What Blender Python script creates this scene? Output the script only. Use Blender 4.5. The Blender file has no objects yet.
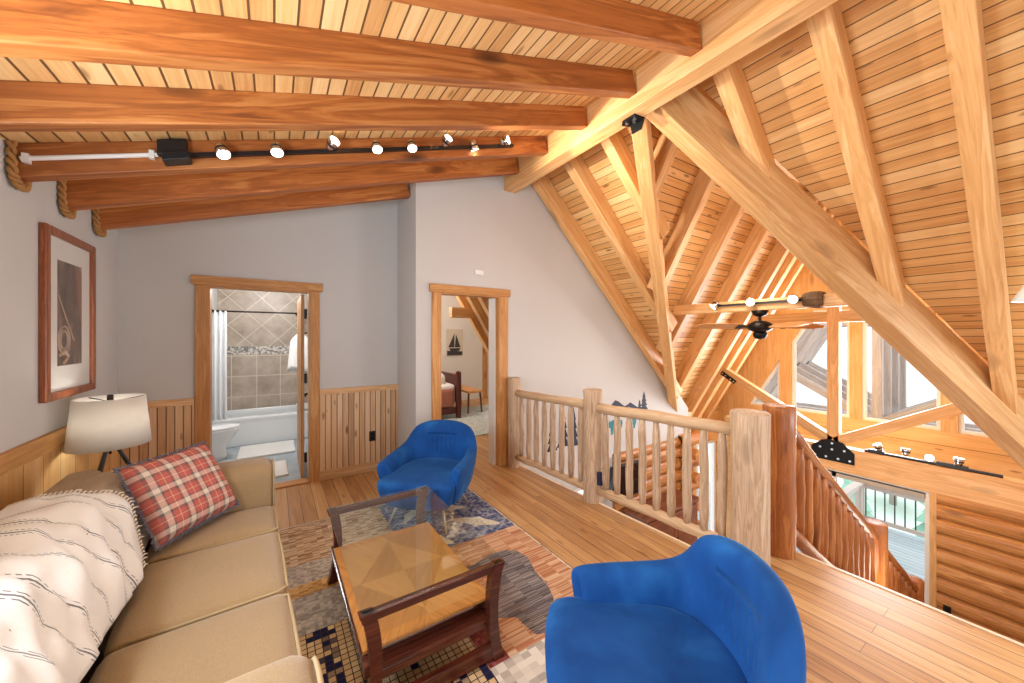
import bpy, bmesh, math, random
from mathutils import Vector, Matrix, Euler
random.seed(7)
D = bpy.data
COL = bpy.context.scene.collection
PI = math.pi
V = Vector

# ------------------------------------------------------------------ materials
def srgb(r, g, b):
    def f(c):
        c /= 255.0
        return c / 12.92 if c <= 0.04045 else ((c + 0.055) / 1.055) ** 2.4
    return (f(r), f(g), f(b), 1.0)

class NT:
    def __init__(self, name):
        self.m = D.materials.new(name)
        self.m.use_nodes = True
        self.t = self.m.node_tree
        self.b = self.t.nodes['Principled BSDF']
        self.out = self.t.nodes['Material Output']
    def n(self, typ, **kw):
        nd = self.t.nodes.new(typ)
        for k, v in kw.items():
            setattr(nd, k, v)
        return nd
    def put(self, sock, v):
        if isinstance(v, bpy.types.NodeSocket):
            self.t.links.new(v, sock)
        elif v is not None:
            sock.default_value = v
    def math(self, op, a, b=None, c=None, clamp=False):
        nd = self.n('ShaderNodeMath', operation=op, use_clamp=clamp)
        self.put(nd.inputs[0], a)
        if b is not None: self.put(nd.inputs[1], b)
        if c is not None: self.put(nd.inputs[2], c)
        return nd.outputs[0]
    def vmath(self, op, a, b=None):
        nd = self.n('ShaderNodeVectorMath', operation=op)
        self.put(nd.inputs[0], a)
        if b is not None: self.put(nd.inputs[1], b)
        return nd.outputs['Value'] if op in ('DOT_PRODUCT', 'LENGTH', 'DISTANCE') else nd.outputs[0]
    def comb(self, x, y, z):
        nd = self.n('ShaderNodeCombineXYZ')
        for i, v in enumerate((x, y, z)): self.put(nd.inputs[i], v)
        return nd.outputs[0]
    def sep(self, v):
        nd = self.n('ShaderNodeSeparateXYZ'); self.put(nd.inputs[0], v)
        return nd.outputs
    def obj(self):
        return self.n('ShaderNodeTexCoord').outputs['Object']
    def rnd(self):
        return self.n('ShaderNodeObjectInfo').outputs['Random']
    def noise(self, vec, scale, detail=4, rough=0.55, dist=0.0):
        nd = self.n('ShaderNodeTexNoise')
        self.put(nd.inputs['Vector'], vec)
        nd.inputs['Scale'].default_value = scale
        nd.inputs['Detail'].default_value = detail
        nd.inputs['Roughness'].default_value = rough
        nd.inputs['Distortion'].default_value = dist
        return nd.outputs['Fac']
    def white(self, v, dims='1D'):
        nd = self.n('ShaderNodeTexWhiteNoise', noise_dimensions=dims)
        if dims == '1D': self.put(nd.inputs['W'], v)
        else: self.put(nd.inputs['Vector'], v)
        return nd.outputs['Value']
    def ramp(self, fac, stops, interp='LINEAR'):
        nd = self.n('ShaderNodeValToRGB')
        cr = nd.color_ramp; cr.interpolation = interp
        while len(cr.elements) < len(stops): cr.elements.new(0.5)
        for e, (p, c) in zip(cr.elements, stops):
            e.position = p; e.color = c
        self.put(nd.inputs[0], fac)
        return nd.outputs[0]
    def mix(self, fac, a, b, blend='MIX'):
        nd = self.n('ShaderNodeMix', data_type='RGBA', blend_type=blend)
        self.put(nd.inputs[0], fac); self.put(nd.inputs[6], a); self.put(nd.inputs[7], b)
        return nd.outputs[2]
    def bump(self, h, strength=0.3, dist=0.01):
        nd = self.n('ShaderNodeBump')
        nd.inputs['Strength'].default_value = strength
        nd.inputs['Distance'].default_value = dist
        self.put(nd.inputs['Height'], h)
        self.t.links.new(nd.outputs[0], self.b.inputs['Normal'])
    def base(self, c): self.put(self.b.inputs['Base Color'], c)
    def rough(self, v): self.put(self.b.inputs['Roughness'], v)
    def spec(self, v): self.put(self.b.inputs['Specular IOR Level'], v)

def plain(name, c, rough=0.6, metal=0.0, spec=0.5, noise=0.06, nscale=8, bump=0.0, bscale=60):
    t = NT(name)
    o = t.obj()
    f = t.noise(o, nscale, 3)
    k = t.math('MULTIPLY_ADD', f, 2 * noise, 1 - noise)
    hs = t.n('ShaderNodeHueSaturation'); t.put(hs.inputs['Value'], k); hs.inputs['Color'].default_value = c
    t.base(hs.outputs[0]); t.rough(rough); t.b.inputs['Metallic'].default_value = metal; t.spec(spec)
    if bump:
        t.bump(t.noise(o, bscale, 3), bump, 0.004)
    return t.m

def wood(name, dark, mid, light, axis=0, rough=0.5, knots=0.5, freq=1.0, vary=0.16, bump=0.12):
    t = NT(name)
    o = t.obj()
    r = t.rnd()
    off = t.comb(t.math('MULTIPLY', r, 37.0), t.math('MULTIPLY', r, 91.0), t.math('MULTIPLY', r, 53.0))
    s = [7.0 * freq] * 3; s[axis] = 0.55 * freq
    p = t.vmath('ADD', t.vmath('MULTIPLY', o, tuple(s)), off)
    g1 = t.noise(p, 1.6, 5, 0.6, 1.2)
    s2 = [26.0 * freq] * 3; s2[axis] = 0.9 * freq
    g2 = t.noise(t.vmath('ADD', t.vmath('MULTIPLY', o, tuple(s2)), off), 2.2, 3, 0.6)
    rings = t.math('SINE', t.math('MULTIPLY', g1, 34.0))
    f = t.math('ADD', t.math('MULTIPLY', g1, 0.55), t.math('ADD', t.math('MULTIPLY', g2, 0.33), t.math('MULTIPLY', rings, 0.075)))
    c = t.ramp(f, [(0.22, dark), (0.45, mid), (0.68, light)])
    if knots:
        vs = [3.6] * 3; vs[axis] = 1.25
        vo = t.n('ShaderNodeTexVoronoi'); vo.inputs['Scale'].default_value = 1.0
        t.put(vo.inputs['Vector'], t.vmath('ADD', t.vmath('MULTIPLY', o, tuple(vs)), off))
        kn = t.math('SUBTRACT', 1.0, t.math('DIVIDE', vo.outputs['Distance'], 0.17), clamp=True)
        kk = t.math('MULTIPLY', t.math('POWER', kn, 0.6), knots)
        c = t.mix(kk, c, (dark[0] * 0.30, dark[1] * 0.24, dark[2] * 0.2, 1))
    val = t.math('MULTIPLY_ADD', r, 2 * vary, 1 - vary)
    hs = t.n('ShaderNodeHueSaturation'); t.put(hs.inputs['Value'], val); t.put(hs.inputs['Color'], c)
    t.base(hs.outputs[0]); t.rough(rough)
    t.bump(f, bump, 0.01)
    return t.m

def planks(name, across, along, width, dark, mid, light, length=0.0, groove=0.06, rough=0.5, vary=0.2,
           knots=0.4, gdark=0.25, rvary=0.0, spec=0.5, gb=0.6):
    """boards laid along one direction; across/along are unit vectors in object space"""
    t = NT(name)
    o = t.obj()
    a = t.math('DIVIDE', t.vmath('DOT_PRODUCT', o, across), width)
    l = t.vmath('DOT_PRODUCT', o, along)
    idn = t.math('FLOOR', a)
    fr = t.math('FRACT', a)
    edge = t.math('MINIMUM', fr, t.math('SUBTRACT', 1.0, fr))
    g = t.math('LESS_THAN', edge, groove)
    if length:
        q = t.math('ADD', t.math('DIVIDE', l, length), t.math('MULTIPLY', t.white(idn), 7.3))
        idl = t.math('FLOOR', q); fl = t.math('FRACT', q)
        ge = t.math('LESS_THAN', t.math('MINIMUM', fl, t.math('SUBTRACT', 1.0, fl)), 0.0011 / length)
        g = t.math('MAXIMUM', g, ge)
        rn = t.white(t.math('MULTIPLY_ADD', idl, 17.13, idn))
    else:
        rn = t.white(idn)
    off = t.math('MULTIPLY', rn, 60.0)
    p = t.comb(t.math('ADD', t.math('MULTIPLY', l, 0.8), off), t.math('MULTIPLY', a, width * 9.0), off)
    g1 = t.noise(p, 1.5, 5, 0.6, 1.0)
    p2 = t.comb(t.math('ADD', t.math('MULTIPLY', l, 1.4), off), t.math('MULTIPLY', a, width * 60.0), off)
    g2 = t.noise(p2, 1.3, 3, 0.6)
    f = t.math('ADD', t.math('MULTIPLY', g1, 0.6), t.math('MULTIPLY', g2, 0.4))
    f = t.math('ADD', f, t.math('MULTIPLY', t.math('SUBTRACT', rn, 0.5), vary))
    c = t.ramp(f, [(0.25, dark), (0.5, mid), (0.72, light)])
    if knots:
        vo = t.n('ShaderNodeTexVoronoi'); vo.inputs['Scale'].default_value = 1.0
        t.put(vo.inputs['Vector'], t.comb(t.math('ADD', t.math('MULTIPLY', l, 2.6), off), t.math('MULTIPLY', a, width * 9.0), 0.0))
        kn = t.math('SUBTRACT', 1.0, t.math('DIVIDE', vo.outputs['Distance'], 0.15), clamp=True)
        c = t.mix(t.math('MULTIPLY', t.math('POWER', kn, 0.5), knots), c, (dark[0] * 0.30, dark[1] * 0.22, dark[2] * 0.2, 1))
    c = t.mix(g, c, (dark[0] * gdark, dark[1] * gdark, dark[2] * gdark, 1))
    t.base(c); t.spec(spec)
    t.rough(t.math('MULTIPLY_ADD', f, rvary, rough) if rvary else rough)
    h = t.math('SUBTRACT', t.math('MULTIPLY', f, 0.15), t.math('MULTIPLY', g, 1.0))
    t.bump(h, gb, 0.006)
    return t.m

def glass(name, tint=(1, 1, 1, 1), gloss=0.08):
    t = NT(name)
    tr = t.n('ShaderNodeBsdfTransparent'); tr.inputs[0].default_value = tint
    gl = t.n('ShaderNodeBsdfGlossy'); gl.inputs['Roughness'].default_value = 0.02
    lw = t.n('ShaderNodeLayerWeight'); lw.inputs['Blend'].default_value = 0.5
    mx = t.n('ShaderNodeMixShader')
    t.put(mx.inputs[0], t.math('MULTIPLY_ADD', t.math('POWER', lw.outputs['Facing'], 5.0), 0.8, gloss * 0.5, clamp=True))
    t.t.links.new(tr.outputs[0], mx.inputs[1]); t.t.links.new(gl.outputs[0], mx.inputs[2])
    t.t.links.new(mx.outputs[0], t.out.inputs['Surface'])
    return t.m

def emit(name, c, s):
    t = NT(name)
    t.b.inputs['Base Color'].default_value = (0.8, 0.8, 0.8, 1)
    t.b.inputs['Emission Color'].default_value = c
    t.b.inputs['Emission Strength'].default_value = s
    return t.m

# ------------------------------------------------------------------ mesh builder
class MB:
    def __init__(self):
        self.bm = bmesh.new(); self.mi = 0
    def face(self, pts):
        vs = [self.bm.verts.new(p) for p in pts]
        f = self.bm.faces.new(vs); f.material_index = self.mi
        return f
    def prism(self, pts, ext):
        n = len(pts); e = V(ext)
        a = [self.bm.verts.new(p) for p in pts]
        b = [self.bm.verts.new(V(p) + e) for p in pts]
        fs = [self.bm.faces.new(a), self.bm.faces.new(list(reversed(b)))]
        for i in range(n):
            j = (i + 1) % n
            fs.append(self.bm.faces.new((a[j], a[i], b[i], b[j])))
        for f in fs: f.material_index = self.mi
        return self
    def box(self, x0, x1, y0, y1, z0, z1):
        return self.prism([(x0, y0, z0), (x1, y0, z0), (x1, y1, z0), (x0, y1, z0)], (0, 0, z1 - z0))
    def loft(self, rings, cap=True, closed=True):
        R = [[self.bm.verts.new(p) for p in r] for r in rings]
        n = len(R[0])
        for i in range(len(R) - 1):
            for j in range(n if closed else n - 1):
                k = (j + 1) % n
                f = self.bm.faces.new((R[i][j], R[i][k], R[i + 1][k], R[i + 1][j])); f.material_index = self.mi
        if cap and closed:
            for r in (R[0], R[-1]):
                f = self.bm.faces.new(r); f.material_index = self.mi
        return self
    def tube(self, path, r, n=12, cap=True, jitter=0.0):
        pts = [V(p) for p in path]
        rr = r if isinstance(r, (list, tuple)) else [r] * len(pts)
        t0 = (pts[1] - pts[0]).normalized()
        up = V((0, 0, 1)) if abs(t0.z) < 0.9 else V((1, 0, 0))
        a = t0.cross(up).normalized()
        rings = []
        for i, p in enumerate(pts):
            t = (pts[min(i + 1, len(pts) - 1)] - pts[max(i - 1, 0)]).normalized()
            a = (a - t * a.dot(t)).normalized(); b = t.cross(a)
            rings.append([p + (a * math.cos(q * 2 * PI / n) + b * math.sin(q * 2 * PI / n)) * rr[i] * (1 + random.uniform(-jitter, jitter)) for q in range(n)])
        return self.loft(rings, cap)
    def cyl(self, p0, p1, r0, r1=None, n=16):
        return self.tube([p0, p1], [r0, r0 if r1 is None else r1], n)
    def lathe(self, prof, n=24, c=(0, 0, 0), cap=True):
        rings = [[(c[0] + r * math.cos(q * 2 * PI / n), c[1] + r * math.sin(q * 2 * PI / n), c[2] + z) for q in range(n)] for r, z in prof]
        return self.loft(rings, cap)
    def ball(self, c, r, sx=1, sy=1, sz=1, n=12):
        m = Matrix.Translation(V(c)) @ Matrix.Diagonal((r * sx, r * sy, r * sz, 1))
        res = bmesh.ops.create_uvsphere(self.bm, u_segments=n, v_segments=max(6, n // 2), radius=1, matrix=m)
        for v in res['verts']:
            for f in v.link_faces: f.material_index = self.mi
        return self
    def grid(self, fn, nu, nv, closed_u=False):
        G = [[self.bm.verts.new(fn(i / nu, j / nv)) for j in range(nv + 1)] for i in range(nu + (0 if closed_u else 1))]
        n = len(G)
        for i in range(n if closed_u else n - 1):
            k = (i + 1) % n
            for j in range(nv):
                f = self.bm.faces.new((G[i][j], G[k][j], G[k][j + 1], G[i][j + 1])); f.material_index = self.mi
        return self
    def build(self, name, mat, parent=None, smooth=False, bevel=0.0, sub=0, solid=0.0, kind=None, label=None, seg=2, loc=None, rot=None):
        bmesh.ops.recalc_face_normals(self.bm, faces=self.bm.faces[:])
        me = D.meshes.new(name); self.bm.to_mesh(me); self.bm.free()
        for m in (mat if isinstance(mat, (list, tuple)) else [mat]): me.materials.append(m)
        if smooth:
            for p in me.polygons: p.use_smooth = True
        o = D.objects.new(name, me); COL.objects.link(o)
        if parent: o.parent = parent
        if loc: o.location = loc
        if rot: o.rotation_euler = rot
        if solid:
            md = o.modifiers.new('s', 'SOLIDIFY'); md.thickness = solid; md.offset = 0
        if bevel:
            md = o.modifiers.new('b', 'BEVEL'); md.width = bevel; md.segments = seg; md.limit_method = 'ANGLE'; md.angle_limit = math.radians(40)
        if sub:
            md = o.modifiers.new('u', 'SUBSURF'); md.levels = sub; md.render_levels = sub
        if kind: o['kind'] = kind
        if label: o['label'] = label
        return o

def tag(o, label, cat, group=None, kind=None):
    o['label'] = label; o['category'] = cat
    if group: o['group'] = group
    if kind: o['kind'] = kind
    return o

def thing(name, label, cat, loc=(0, 0, 0), rz=0.0, group=None, kind=None):
    o = D.objects.new(name, None); COL.objects.link(o)
    o.empty_display_size = 0.1
    o.location = loc; o.rotation_euler = (0, 0, rz)
    return tag(o, label, cat, group, kind)

def dup(root, loc, rz, label, group=None):
    r = root.copy(); COL.objects.link(r); r.location = loc; r.rotation_euler = (0, 0, rz); r['label'] = label
    if group: r['group'] = group
    for ch in list(root.children):
        c = ch.copy(); COL.objects.link(c); c.parent = r
        for g in list(ch.children):
            d = g.copy(); COL.objects.link(d); d.parent = c
    return r

def frame_mat(A, B, up):
    A, B = V(A), V(B)
    x = (B - A).normalized(); up = V(up)
    z = (up - x * up.dot(x)).normalized(); y = z.cross(x)
    m = Matrix((x, y, z)).transposed().to_4x4(); m.translation = A
    return m

def beam(name, A, B, w, h, mat, up=(0, 0, 1), cut0=None, cut1=None, parent=None, bevel=0.006):
    """squared timber whose bottom centre line runs from A to B"""
    L = (V(B) - V(A)).length
    c0 = cut0 or 0.0; c1 = cut1 or 0.0        # shift of the top edge at each end
    mb = MB()
    mb.prism([(0, -w / 2, 0), (L, -w / 2, 0), (L + c1, -w / 2, h), (c0, -w / 2, h)], (0, w, 0))
    o = mb.build(name, mat, parent, bevel=bevel)
    M_ = frame_mat(A, B, up)
    o.matrix_basis = parent.matrix_basis.inverted() @ M_ if parent else M_
    return o

def structure(mb, name, mat, parent=None, **kw):
    return mb.build(name, mat, parent, kind='structure', **kw)
# ------------------------------------------------------------------ palette
S = srgb
m_wall = plain('wall_paint', S(203, 202, 200), 0.85, noise=0.02, nscale=3, bump=0.05, bscale=150)
m_white = plain('white_paint', S(232, 231, 228), 0.5, noise=0.02)
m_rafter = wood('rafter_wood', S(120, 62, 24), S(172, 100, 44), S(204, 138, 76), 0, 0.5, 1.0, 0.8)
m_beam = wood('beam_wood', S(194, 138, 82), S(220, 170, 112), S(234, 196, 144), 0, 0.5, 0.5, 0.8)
m_boards_y = planks('ceiling_boards_steep', (0, 0, 1.414), (0, 1, 0), 0.088, S(200, 144, 84), S(226, 178, 116), S(238, 202, 146), groove=0.04, knots=1.0, vary=0.4)
m_boards_shed = planks('ceiling_boards_shed', (1, 0, 0.0), (0, 1, 0), 0.085, S(202, 146, 88), S(228, 182, 120), S(240, 204, 148), groove=0.055, knots=0.8, vary=0.35)
m_boards_x = planks('ceiling_boards_gable', (0, 0, 1.144), (1, 0, 0), 0.088, S(198, 142, 82), S(224, 176, 114), S(238, 200, 146), groove=0.05, knots=0.9, vary=0.4)
m_trim = wood('door_trim_wood', S(172, 112, 56), S(202, 144, 82), S(222, 172, 110), 2, 0.5, 0.6, 1.2)
m_trimx = wood('header_trim_wood', S(172, 112, 56), S(202, 144, 82), S(222, 172, 110), 0, 0.5, 0.6, 1.2)
m_trimy = wood('long_trim_wood', S(186, 128, 66), S(214, 160, 92), S(230, 186, 122), 1, 0.5, 0.4, 1.2)
m_wains = planks('wainscot_boards', (1, 0, 0), (0, 0, 1), 0.058, S(182, 136, 96), S(216, 178, 138), S(232, 204, 170), groove=0.07, knots=1.0, gdark=0.36, vary=0.25)
m_wainsl = planks('wainscot_wide_boards', (0, 1, 0), (0, 0, 1), 0.20, S(200, 148, 86), S(226, 182, 118), S(238, 202, 144), groove=0.012, knots=0.7)
m_floor = planks('floor_planks', (1, 0, 0), (0, 1, 0), 0.105, S(156, 106, 64), S(198, 152, 100), S(216, 178, 128), length=2.9, groove=0.022, rough=0.27, vary=0.24, knots=0.6, rvary=0.16, gb=0.35)
m_logrow = wood('log_siding_wood', S(146, 92, 46), S(190, 138, 82), S(214, 168, 110), 1, 0.45, 0.8, 0.8)
m_pineflat = planks('gable_boards', (0, 0, 1), (0, 1, 0), 0.30, S(198, 150, 94), S(220, 180, 126), S(232, 200, 152), groove=0.012, knots=0.8, rough=0.42)
m_gpost = wood('gable_post_wood', S(196, 146, 90), S(220, 178, 122), S(232, 198, 150), 2, 0.42, 0.6, 0.8)
m_peeled = wood('peeled_log', S(146, 116, 90), S(192, 164, 136), S(214, 192, 166), 2, 0.6, 0.6, 1.5, vary=0.08)
m_peeledx = wood('peeled_rail', S(178, 142, 104), S(208, 176, 140), S(224, 200, 168), 0, 0.6, 0.5, 1.0, vary=0.05)
m_stairlog = wood('stained_log', S(116, 60, 24), S(166, 98, 46), S(198, 134, 74), 2, 0.4, 0.6, 1.2, vary=0.08)
m_stairrail = wood('stained_rail', S(112, 58, 24), S(156, 92, 44), S(188, 126, 70), 0, 0.38, 0.4, 1.0, vary=0.05)
m_tread = wood('stair_tread_wood', S(128, 76, 36), S(170, 112, 60), S(200, 146, 88), 1, 0.35, 0.3)
m_black = plain('black_metal', S(24, 23, 24), 0.45, 0.6, noise=0.1)
m_blackp = plain('black_plastic', S(20, 20, 24), 0.4)
m_steel = plain('bolt_steel', S(200, 200, 204), 0.3, 1.0)
m_chrome = plain('chrome', S(220, 222, 226), 0.15, 1.0)
m_bronze = plain('dark_bronze', S(40, 32, 28), 0.4, 0.7)
m_vinyl = plain('window_frame_white', S(226, 234, 240), 0.4, noise=0.01)
m_glass = glass('window_glass')
m_tglass = glass('table_glass', (0.93, 0.97, 0.95, 1), 0.09)
m_lens = emit('lamp_lens', (1, 0.95, 0.85, 1), 6.0)
m_rope = plain('jute_rope', S(172, 124, 72), 0.9, noise=0.25, nscale=60)

# ------------------------------------------------------------------ key dimensions
XL, YB, YW, XJ = -1.12, 4.45, 3.77, 1.245     # left wall, bathroom wall, bedroom wall, jog
XR = 2.49                                     # right side of the main ridge beam
GZ = -2.75                                    # ground floor
XG = 8.0                                      # window gable
YC = 1.96                                     # axis of the window gable
YS = -2.3                                     # where the loft is left open behind the photographer
def shed(x): return 2.522 + 0.31 * (x + 1.12)          # board plane of the shallow roof
def steep(x): return 6.483 - x                        # board plane of the steep roof
def cross(y): return 4.12 - 1.8 * abs(y - YC)         # board plane of the window gable roof

# ------------------------------------------------------------------ floor
mb = MB()
T = 0.28
# loft floor as an L with a slightly skewed railing edge
mb.prism([(XL, YS, 0), (3.14, YS, 0), (3.14, 1.10, 0), (2.59, 1.10, 0), (2.47, YW, 0), (XJ, YW, 0), (XJ, YB, 0), (XL, YB, 0)], (0, 0, -T))
mb.prism([(2.59, 1.10, 0), (3.14, 1.10, 0), (3.14, 1.30, 0), (2.58, 1.30, 0)], (0, 0, -T))
structure(mb, 'floor', m_floor)
m_floor2 = m_floor
mb = MB(); mb.box(-1.3, 8.0, YS - 1, 4.2, GZ - 0.2, GZ)
structure(mb, 'floor', m_floor2)
m_edge = wood('highlit_nosing', S(214, 190, 160), S(228, 208, 182), S(238, 222, 200), 1, 0.35, 0.0)
m_triml = wood('pale_trim_wood', S(184, 134, 86), S(214, 172, 124), S(230, 198, 156), 0, 0.5, 0.8, 1.2)
# nosing strip along the open edge, its white highlight put into the colour
mb = MB()
mb.prism([(2.465, YW, 0.004), (2.485, YW, 0.004), (2.605, 1.30, 0.004), (2.585, 1.30, 0.004)], (0, 0, -0.05))
structure(mb, 'trim_1', m_edge)
mb = MB(); mb.box(3.14, 3.165, YS, 1.30, -0.05, 0.004)
structure(mb, 'trim_2', m_edge)
# threshold of the bathroom door
mb = MB(); mb.box(-0.52, 0.319, YB - 0.03, YB + 0.12, 0, 0.018)
structure(mb, 'trim_3', m_trimx, bevel=0.005)

# ------------------------------------------------------------------ walls
TW = 0.12
mb = MB(); mb.box(XL - TW, XL, YS, YB + TW, 0, shed(XL) + 0.02)
structure(mb, 'wall_left', m_wall)
dx0, dx1, dh = -0.52, 0.319, 2.035            # bathroom door
mb = MB()
def piece(mb, x0, x1, z0, ztop, y0=None, t=TW):
    y = y0
    mb.prism([(x0, y, z0), (x1, y, z0), (x1, y, ztop(x1)), (x0, y, ztop(x0))], (0, t, 0))
piece(mb, XL, dx0, 0, shed, YB); piece(mb, dx0, dx1, dh, shed, YB); piece(mb, dx1, XJ + TW, 0, shed, YB)
structure(mb, 'wall_back', m_wall)
mb = MB(); mb.prism([(XJ, YW + TW, 0), (XJ, YB, 0), (XJ, YB, shed(XJ)), (XJ, YW + TW, shed(XJ))], (TW, 0, 0.0))
structure(mb, 'wall_jog', m_wall)
# unseen end wall added to cut light from behind, with a wide opening
mb = MB()
for a, b, w0, w1 in ((XL, -0.7, 0, shed), (2.1, 2.42, 0, shed), (2.42, 6.2, 0, steep)):
    mb.prism([(a, YS - 0.1, w0), (b, YS - 0.1, w0), (b, YS - 0.1, w1(b)), (a, YS - 0.1, w1(a))], (0, 0.1, 0))
mb.box(-0.7, 2.1, YS - 0.1, YS, 0, 0.35)
mb.prism([(-0.7, YS - 0.1, 2.35), (2.1, YS - 0.1, 2.35), (2.1, YS - 0.1, shed(2.1)), (-0.7, YS - 0.1, shed(-0.7))], (0, 0.1, 0))
mb.box(-1.3, 6.34, YS - 0.1, YS, GZ, -0.28)
structure(mb, 'wall_rear', m_wall)
bx0, bx1 = 1.511, 2.262                       # bedroom door
mb = MB()
piece(mb, XJ, bx0, 0, shed, YW); piece(mb, bx0, bx1, dh, shed, YW); piece(mb, bx1, 2.40, 0, shed, YW)
mb.prism([(2.40, YW, -0.2), (6.2, YW, -0.2), (6.2, YW, 0.28), (2.40, YW, steep(2.40))], (0, TW, 0))
mb.box(2.0, 4.24, YW, YW + TW, -0.56, -0.2); mb.box(4.02, 4.24, YW, YW + TW, GZ, -0.56); mb.box(2.0, 2.75, YW, YW + TW, GZ, -0.56); mb.box(2.75, 4.02, YW, YW + TW, GZ, -1.5)
structure(mb, 'wall_bedroom', m_wall)
# log siding below the plaster, seen through the balusters
def logs(mb, axis, p0, p1, at, z0, z1, r, sgn, n=7):
    z = z0
    while z < z1 - 0.02:
        zt = min(z + 2 * r, z1); rr = (zt - z) / 2; zc = (z + zt) / 2
        prof = [(math.cos(q * PI / n - PI / 2), math.sin(q * PI / n - PI / 2)) for q in range(n + 1)]
        pts = []
        for cx, cz in prof:
            off = at + sgn * cx * r * 0.75
            pts.append((off, zc + cz * rr))
        if axis == 'x': mb.prism([(p0, a, b) for a, b in pts], (p1 - p0, 0, 0))
        else: mb.prism([(a, p0, b) for a, b in pts], (0, p1 - p0, 0))
        z = zt
m_logx = wood('log_wall_wood', S(150, 86, 36), S(190, 126, 62), S(214, 158, 92), 0, 0.45, 0.8, 0.8)
mb = MB()
for a, b, w0, w1 in ((4.24, 6.2, GZ, -0.2),):
    mb.box(a, b, YW + 0.02, YW + TW, w0, w1)
logs(mb, 'x', 4.26, 6.2, YW + 0.02, GZ, -0.2, 0.10, -1)
structure(mb, 'wall_log_back', m_logx)
mb = MB()     # interlocking log ends at the outer corner
z = GZ; k = 0
while z < -0.3:
    mb.cyl((6.02, YW - 0.30, z + 0.1), (6.02, YW + 0.05, z + 0.1), 0.095, n=12) if k % 2 else mb.cyl((5.9, YW - 0.08, z + 0.1), (6.34, YW - 0.08, z + 0.1), 0.099, n=12)
    mb.cyl((5.9, YW + 0.02, z + 0.1), (6.26, YW + 0.02, z + 0.1), 0.10, n=12)
    z += 0.2; k += 1
structure(mb, 'wall_log_corner', m_logx, smooth=False)
# side wall of the window wing with a glazed door
YN = 4.17
mb = MB()
mb.box(6.2, 7.15, YN, YN + TW, GZ, 0.2); mb.box(7.15, 7.88, YN, YN + TW, -0.62, 0.2); mb.box(7.88, 8.0, YN, YN + TW, GZ, 0.2)
mb.prism([(6.2, YW, GZ), (6.2, YN, GZ), (6.2, YN, 0.2), (6.2, YW, 0.2)], (0.1, 0, 0))
structure(mb, 'wall_wing', m_pineflat)
mb = MB(); mb.box(6.3, 8.0, -0.37, -0.25, GZ, 0.2)
structure(mb, 'wall_wing_near', m_pineflat)
def window_rect(name, axis, a0, a1, z0, z1, at, fr=0.05, dep=0.06, split=()):
    """white framed window in a plane x=at (axis y) or y=at (axis x)"""
    mb = MB()
    def bx(u0, u1, w0, w1):
        if axis == 'x': mb.box(u0, u1, at - dep / 2, at + dep / 2, w0, w1)
        else: mb.box(at - dep / 2, at + dep / 2, u0, u1, w0, w1)
    bx(a0, a0 + fr, z0, z1); bx(a1 - fr, a1, z0, z1); bx(a0 + fr, a1 - fr, z0, z0 + fr); bx(a0 + fr, a1 - fr, z1 - fr, z1)
    for s in split: bx(s - fr / 2, s + fr / 2, z0 + fr, z1 - fr)
    o = structure(mb, name, m_vinyl)
    mb = MB()
    if axis == 'x': mb.face([(a0 + fr, at, z0 + fr), (a1 - fr, at, z0 + fr), (a1 - fr, at, z1 - fr), (a0 + fr, at, z1 - fr)])
    else: mb.face([(at, a0 + fr, z0 + fr), (at, a1 - fr, z0 + fr), (at, a1 - fr, z1 - fr), (at, a0 + fr, z1 - fr)])
    mb.build('pane', m_glass, o)
    return o
window_rect('door_3', 'x', 7.15, 7.88, GZ, -0.62, YN + 0.04, 0.06, 0.08)
window_rect('window_unseen', 'y', 0.68, 1.92, 1.46, 2.32, XL + 0.025, 0.06, 0.05)  # unseen frame on the solid wall, added to go with the area light
# two windows set in the log wall under the loft, seen between the balusters
window_rect('window_6', 'x', 2.75, 4.02, -1.5, -0.56, YW + 0.05, 0.05, 0.06, (3.38,))

# ------------------------------------------------------------------ wainscot, baseboards, door casings
mb = MB(); mb.box(XL, dx0 - 0.10, YB - 0.018, YB, 0.1, 0.93); mb.box(dx1 + 0.09, XJ, YB - 0.018, YB, 0.1, 0.93)
structure(mb, 'wall_back_wainscot', m_wains)
mb = MB(); mb.box(XL, dx0 - 0.10, YB - 0.03, YB, 0.925, 0.985); mb.box(dx1 + 0.09, XJ - 0.0, YB - 0.03, YB, 0.925, 0.985)
structure(mb, 'trim_4', m_triml, bevel=0.004)
mb = MB(); mb.box(XL, dx0 - 0.10, YB - 0.028, YB, 0, 0.105); mb.box(dx1 + 0.09, XJ, YB - 0.028, YB, 0, 0.105)
structure(mb, 'baseboard_back', m_triml, bevel=0.004)
mb = MB(); mb.box(XL, XL + 0.018, YS, YB, 0.1, 0.90)
structure(mb, 'wall_left_wainscot', m_wainsl)
mb = MB(); mb.box(XL, XL + 0.032, YS, YB - 0.03, 0.885, 0.985)
structure(mb, 'trim_5', m_trimy, bevel=0.004)
mb = MB(); mb.box(XL, XL + 0.028, YS, YB, 0, 0.105)
structure(mb, 'baseboard_left', m_trimy, bevel=0.004)
mb = MB(); mb.box(XJ, bx0 - 0.10, YW - 0.016, YW, 0, 0.10)
structure(mb, 'baseboard_bedroom', m_white, bevel=0.004)
mb = MB(); mb.box(XJ - 0.016, XJ, YW, YB - 0.03, 0, 0.10)
structure(mb, 'baseboard_jog', m_white, bevel=0.004)
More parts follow.
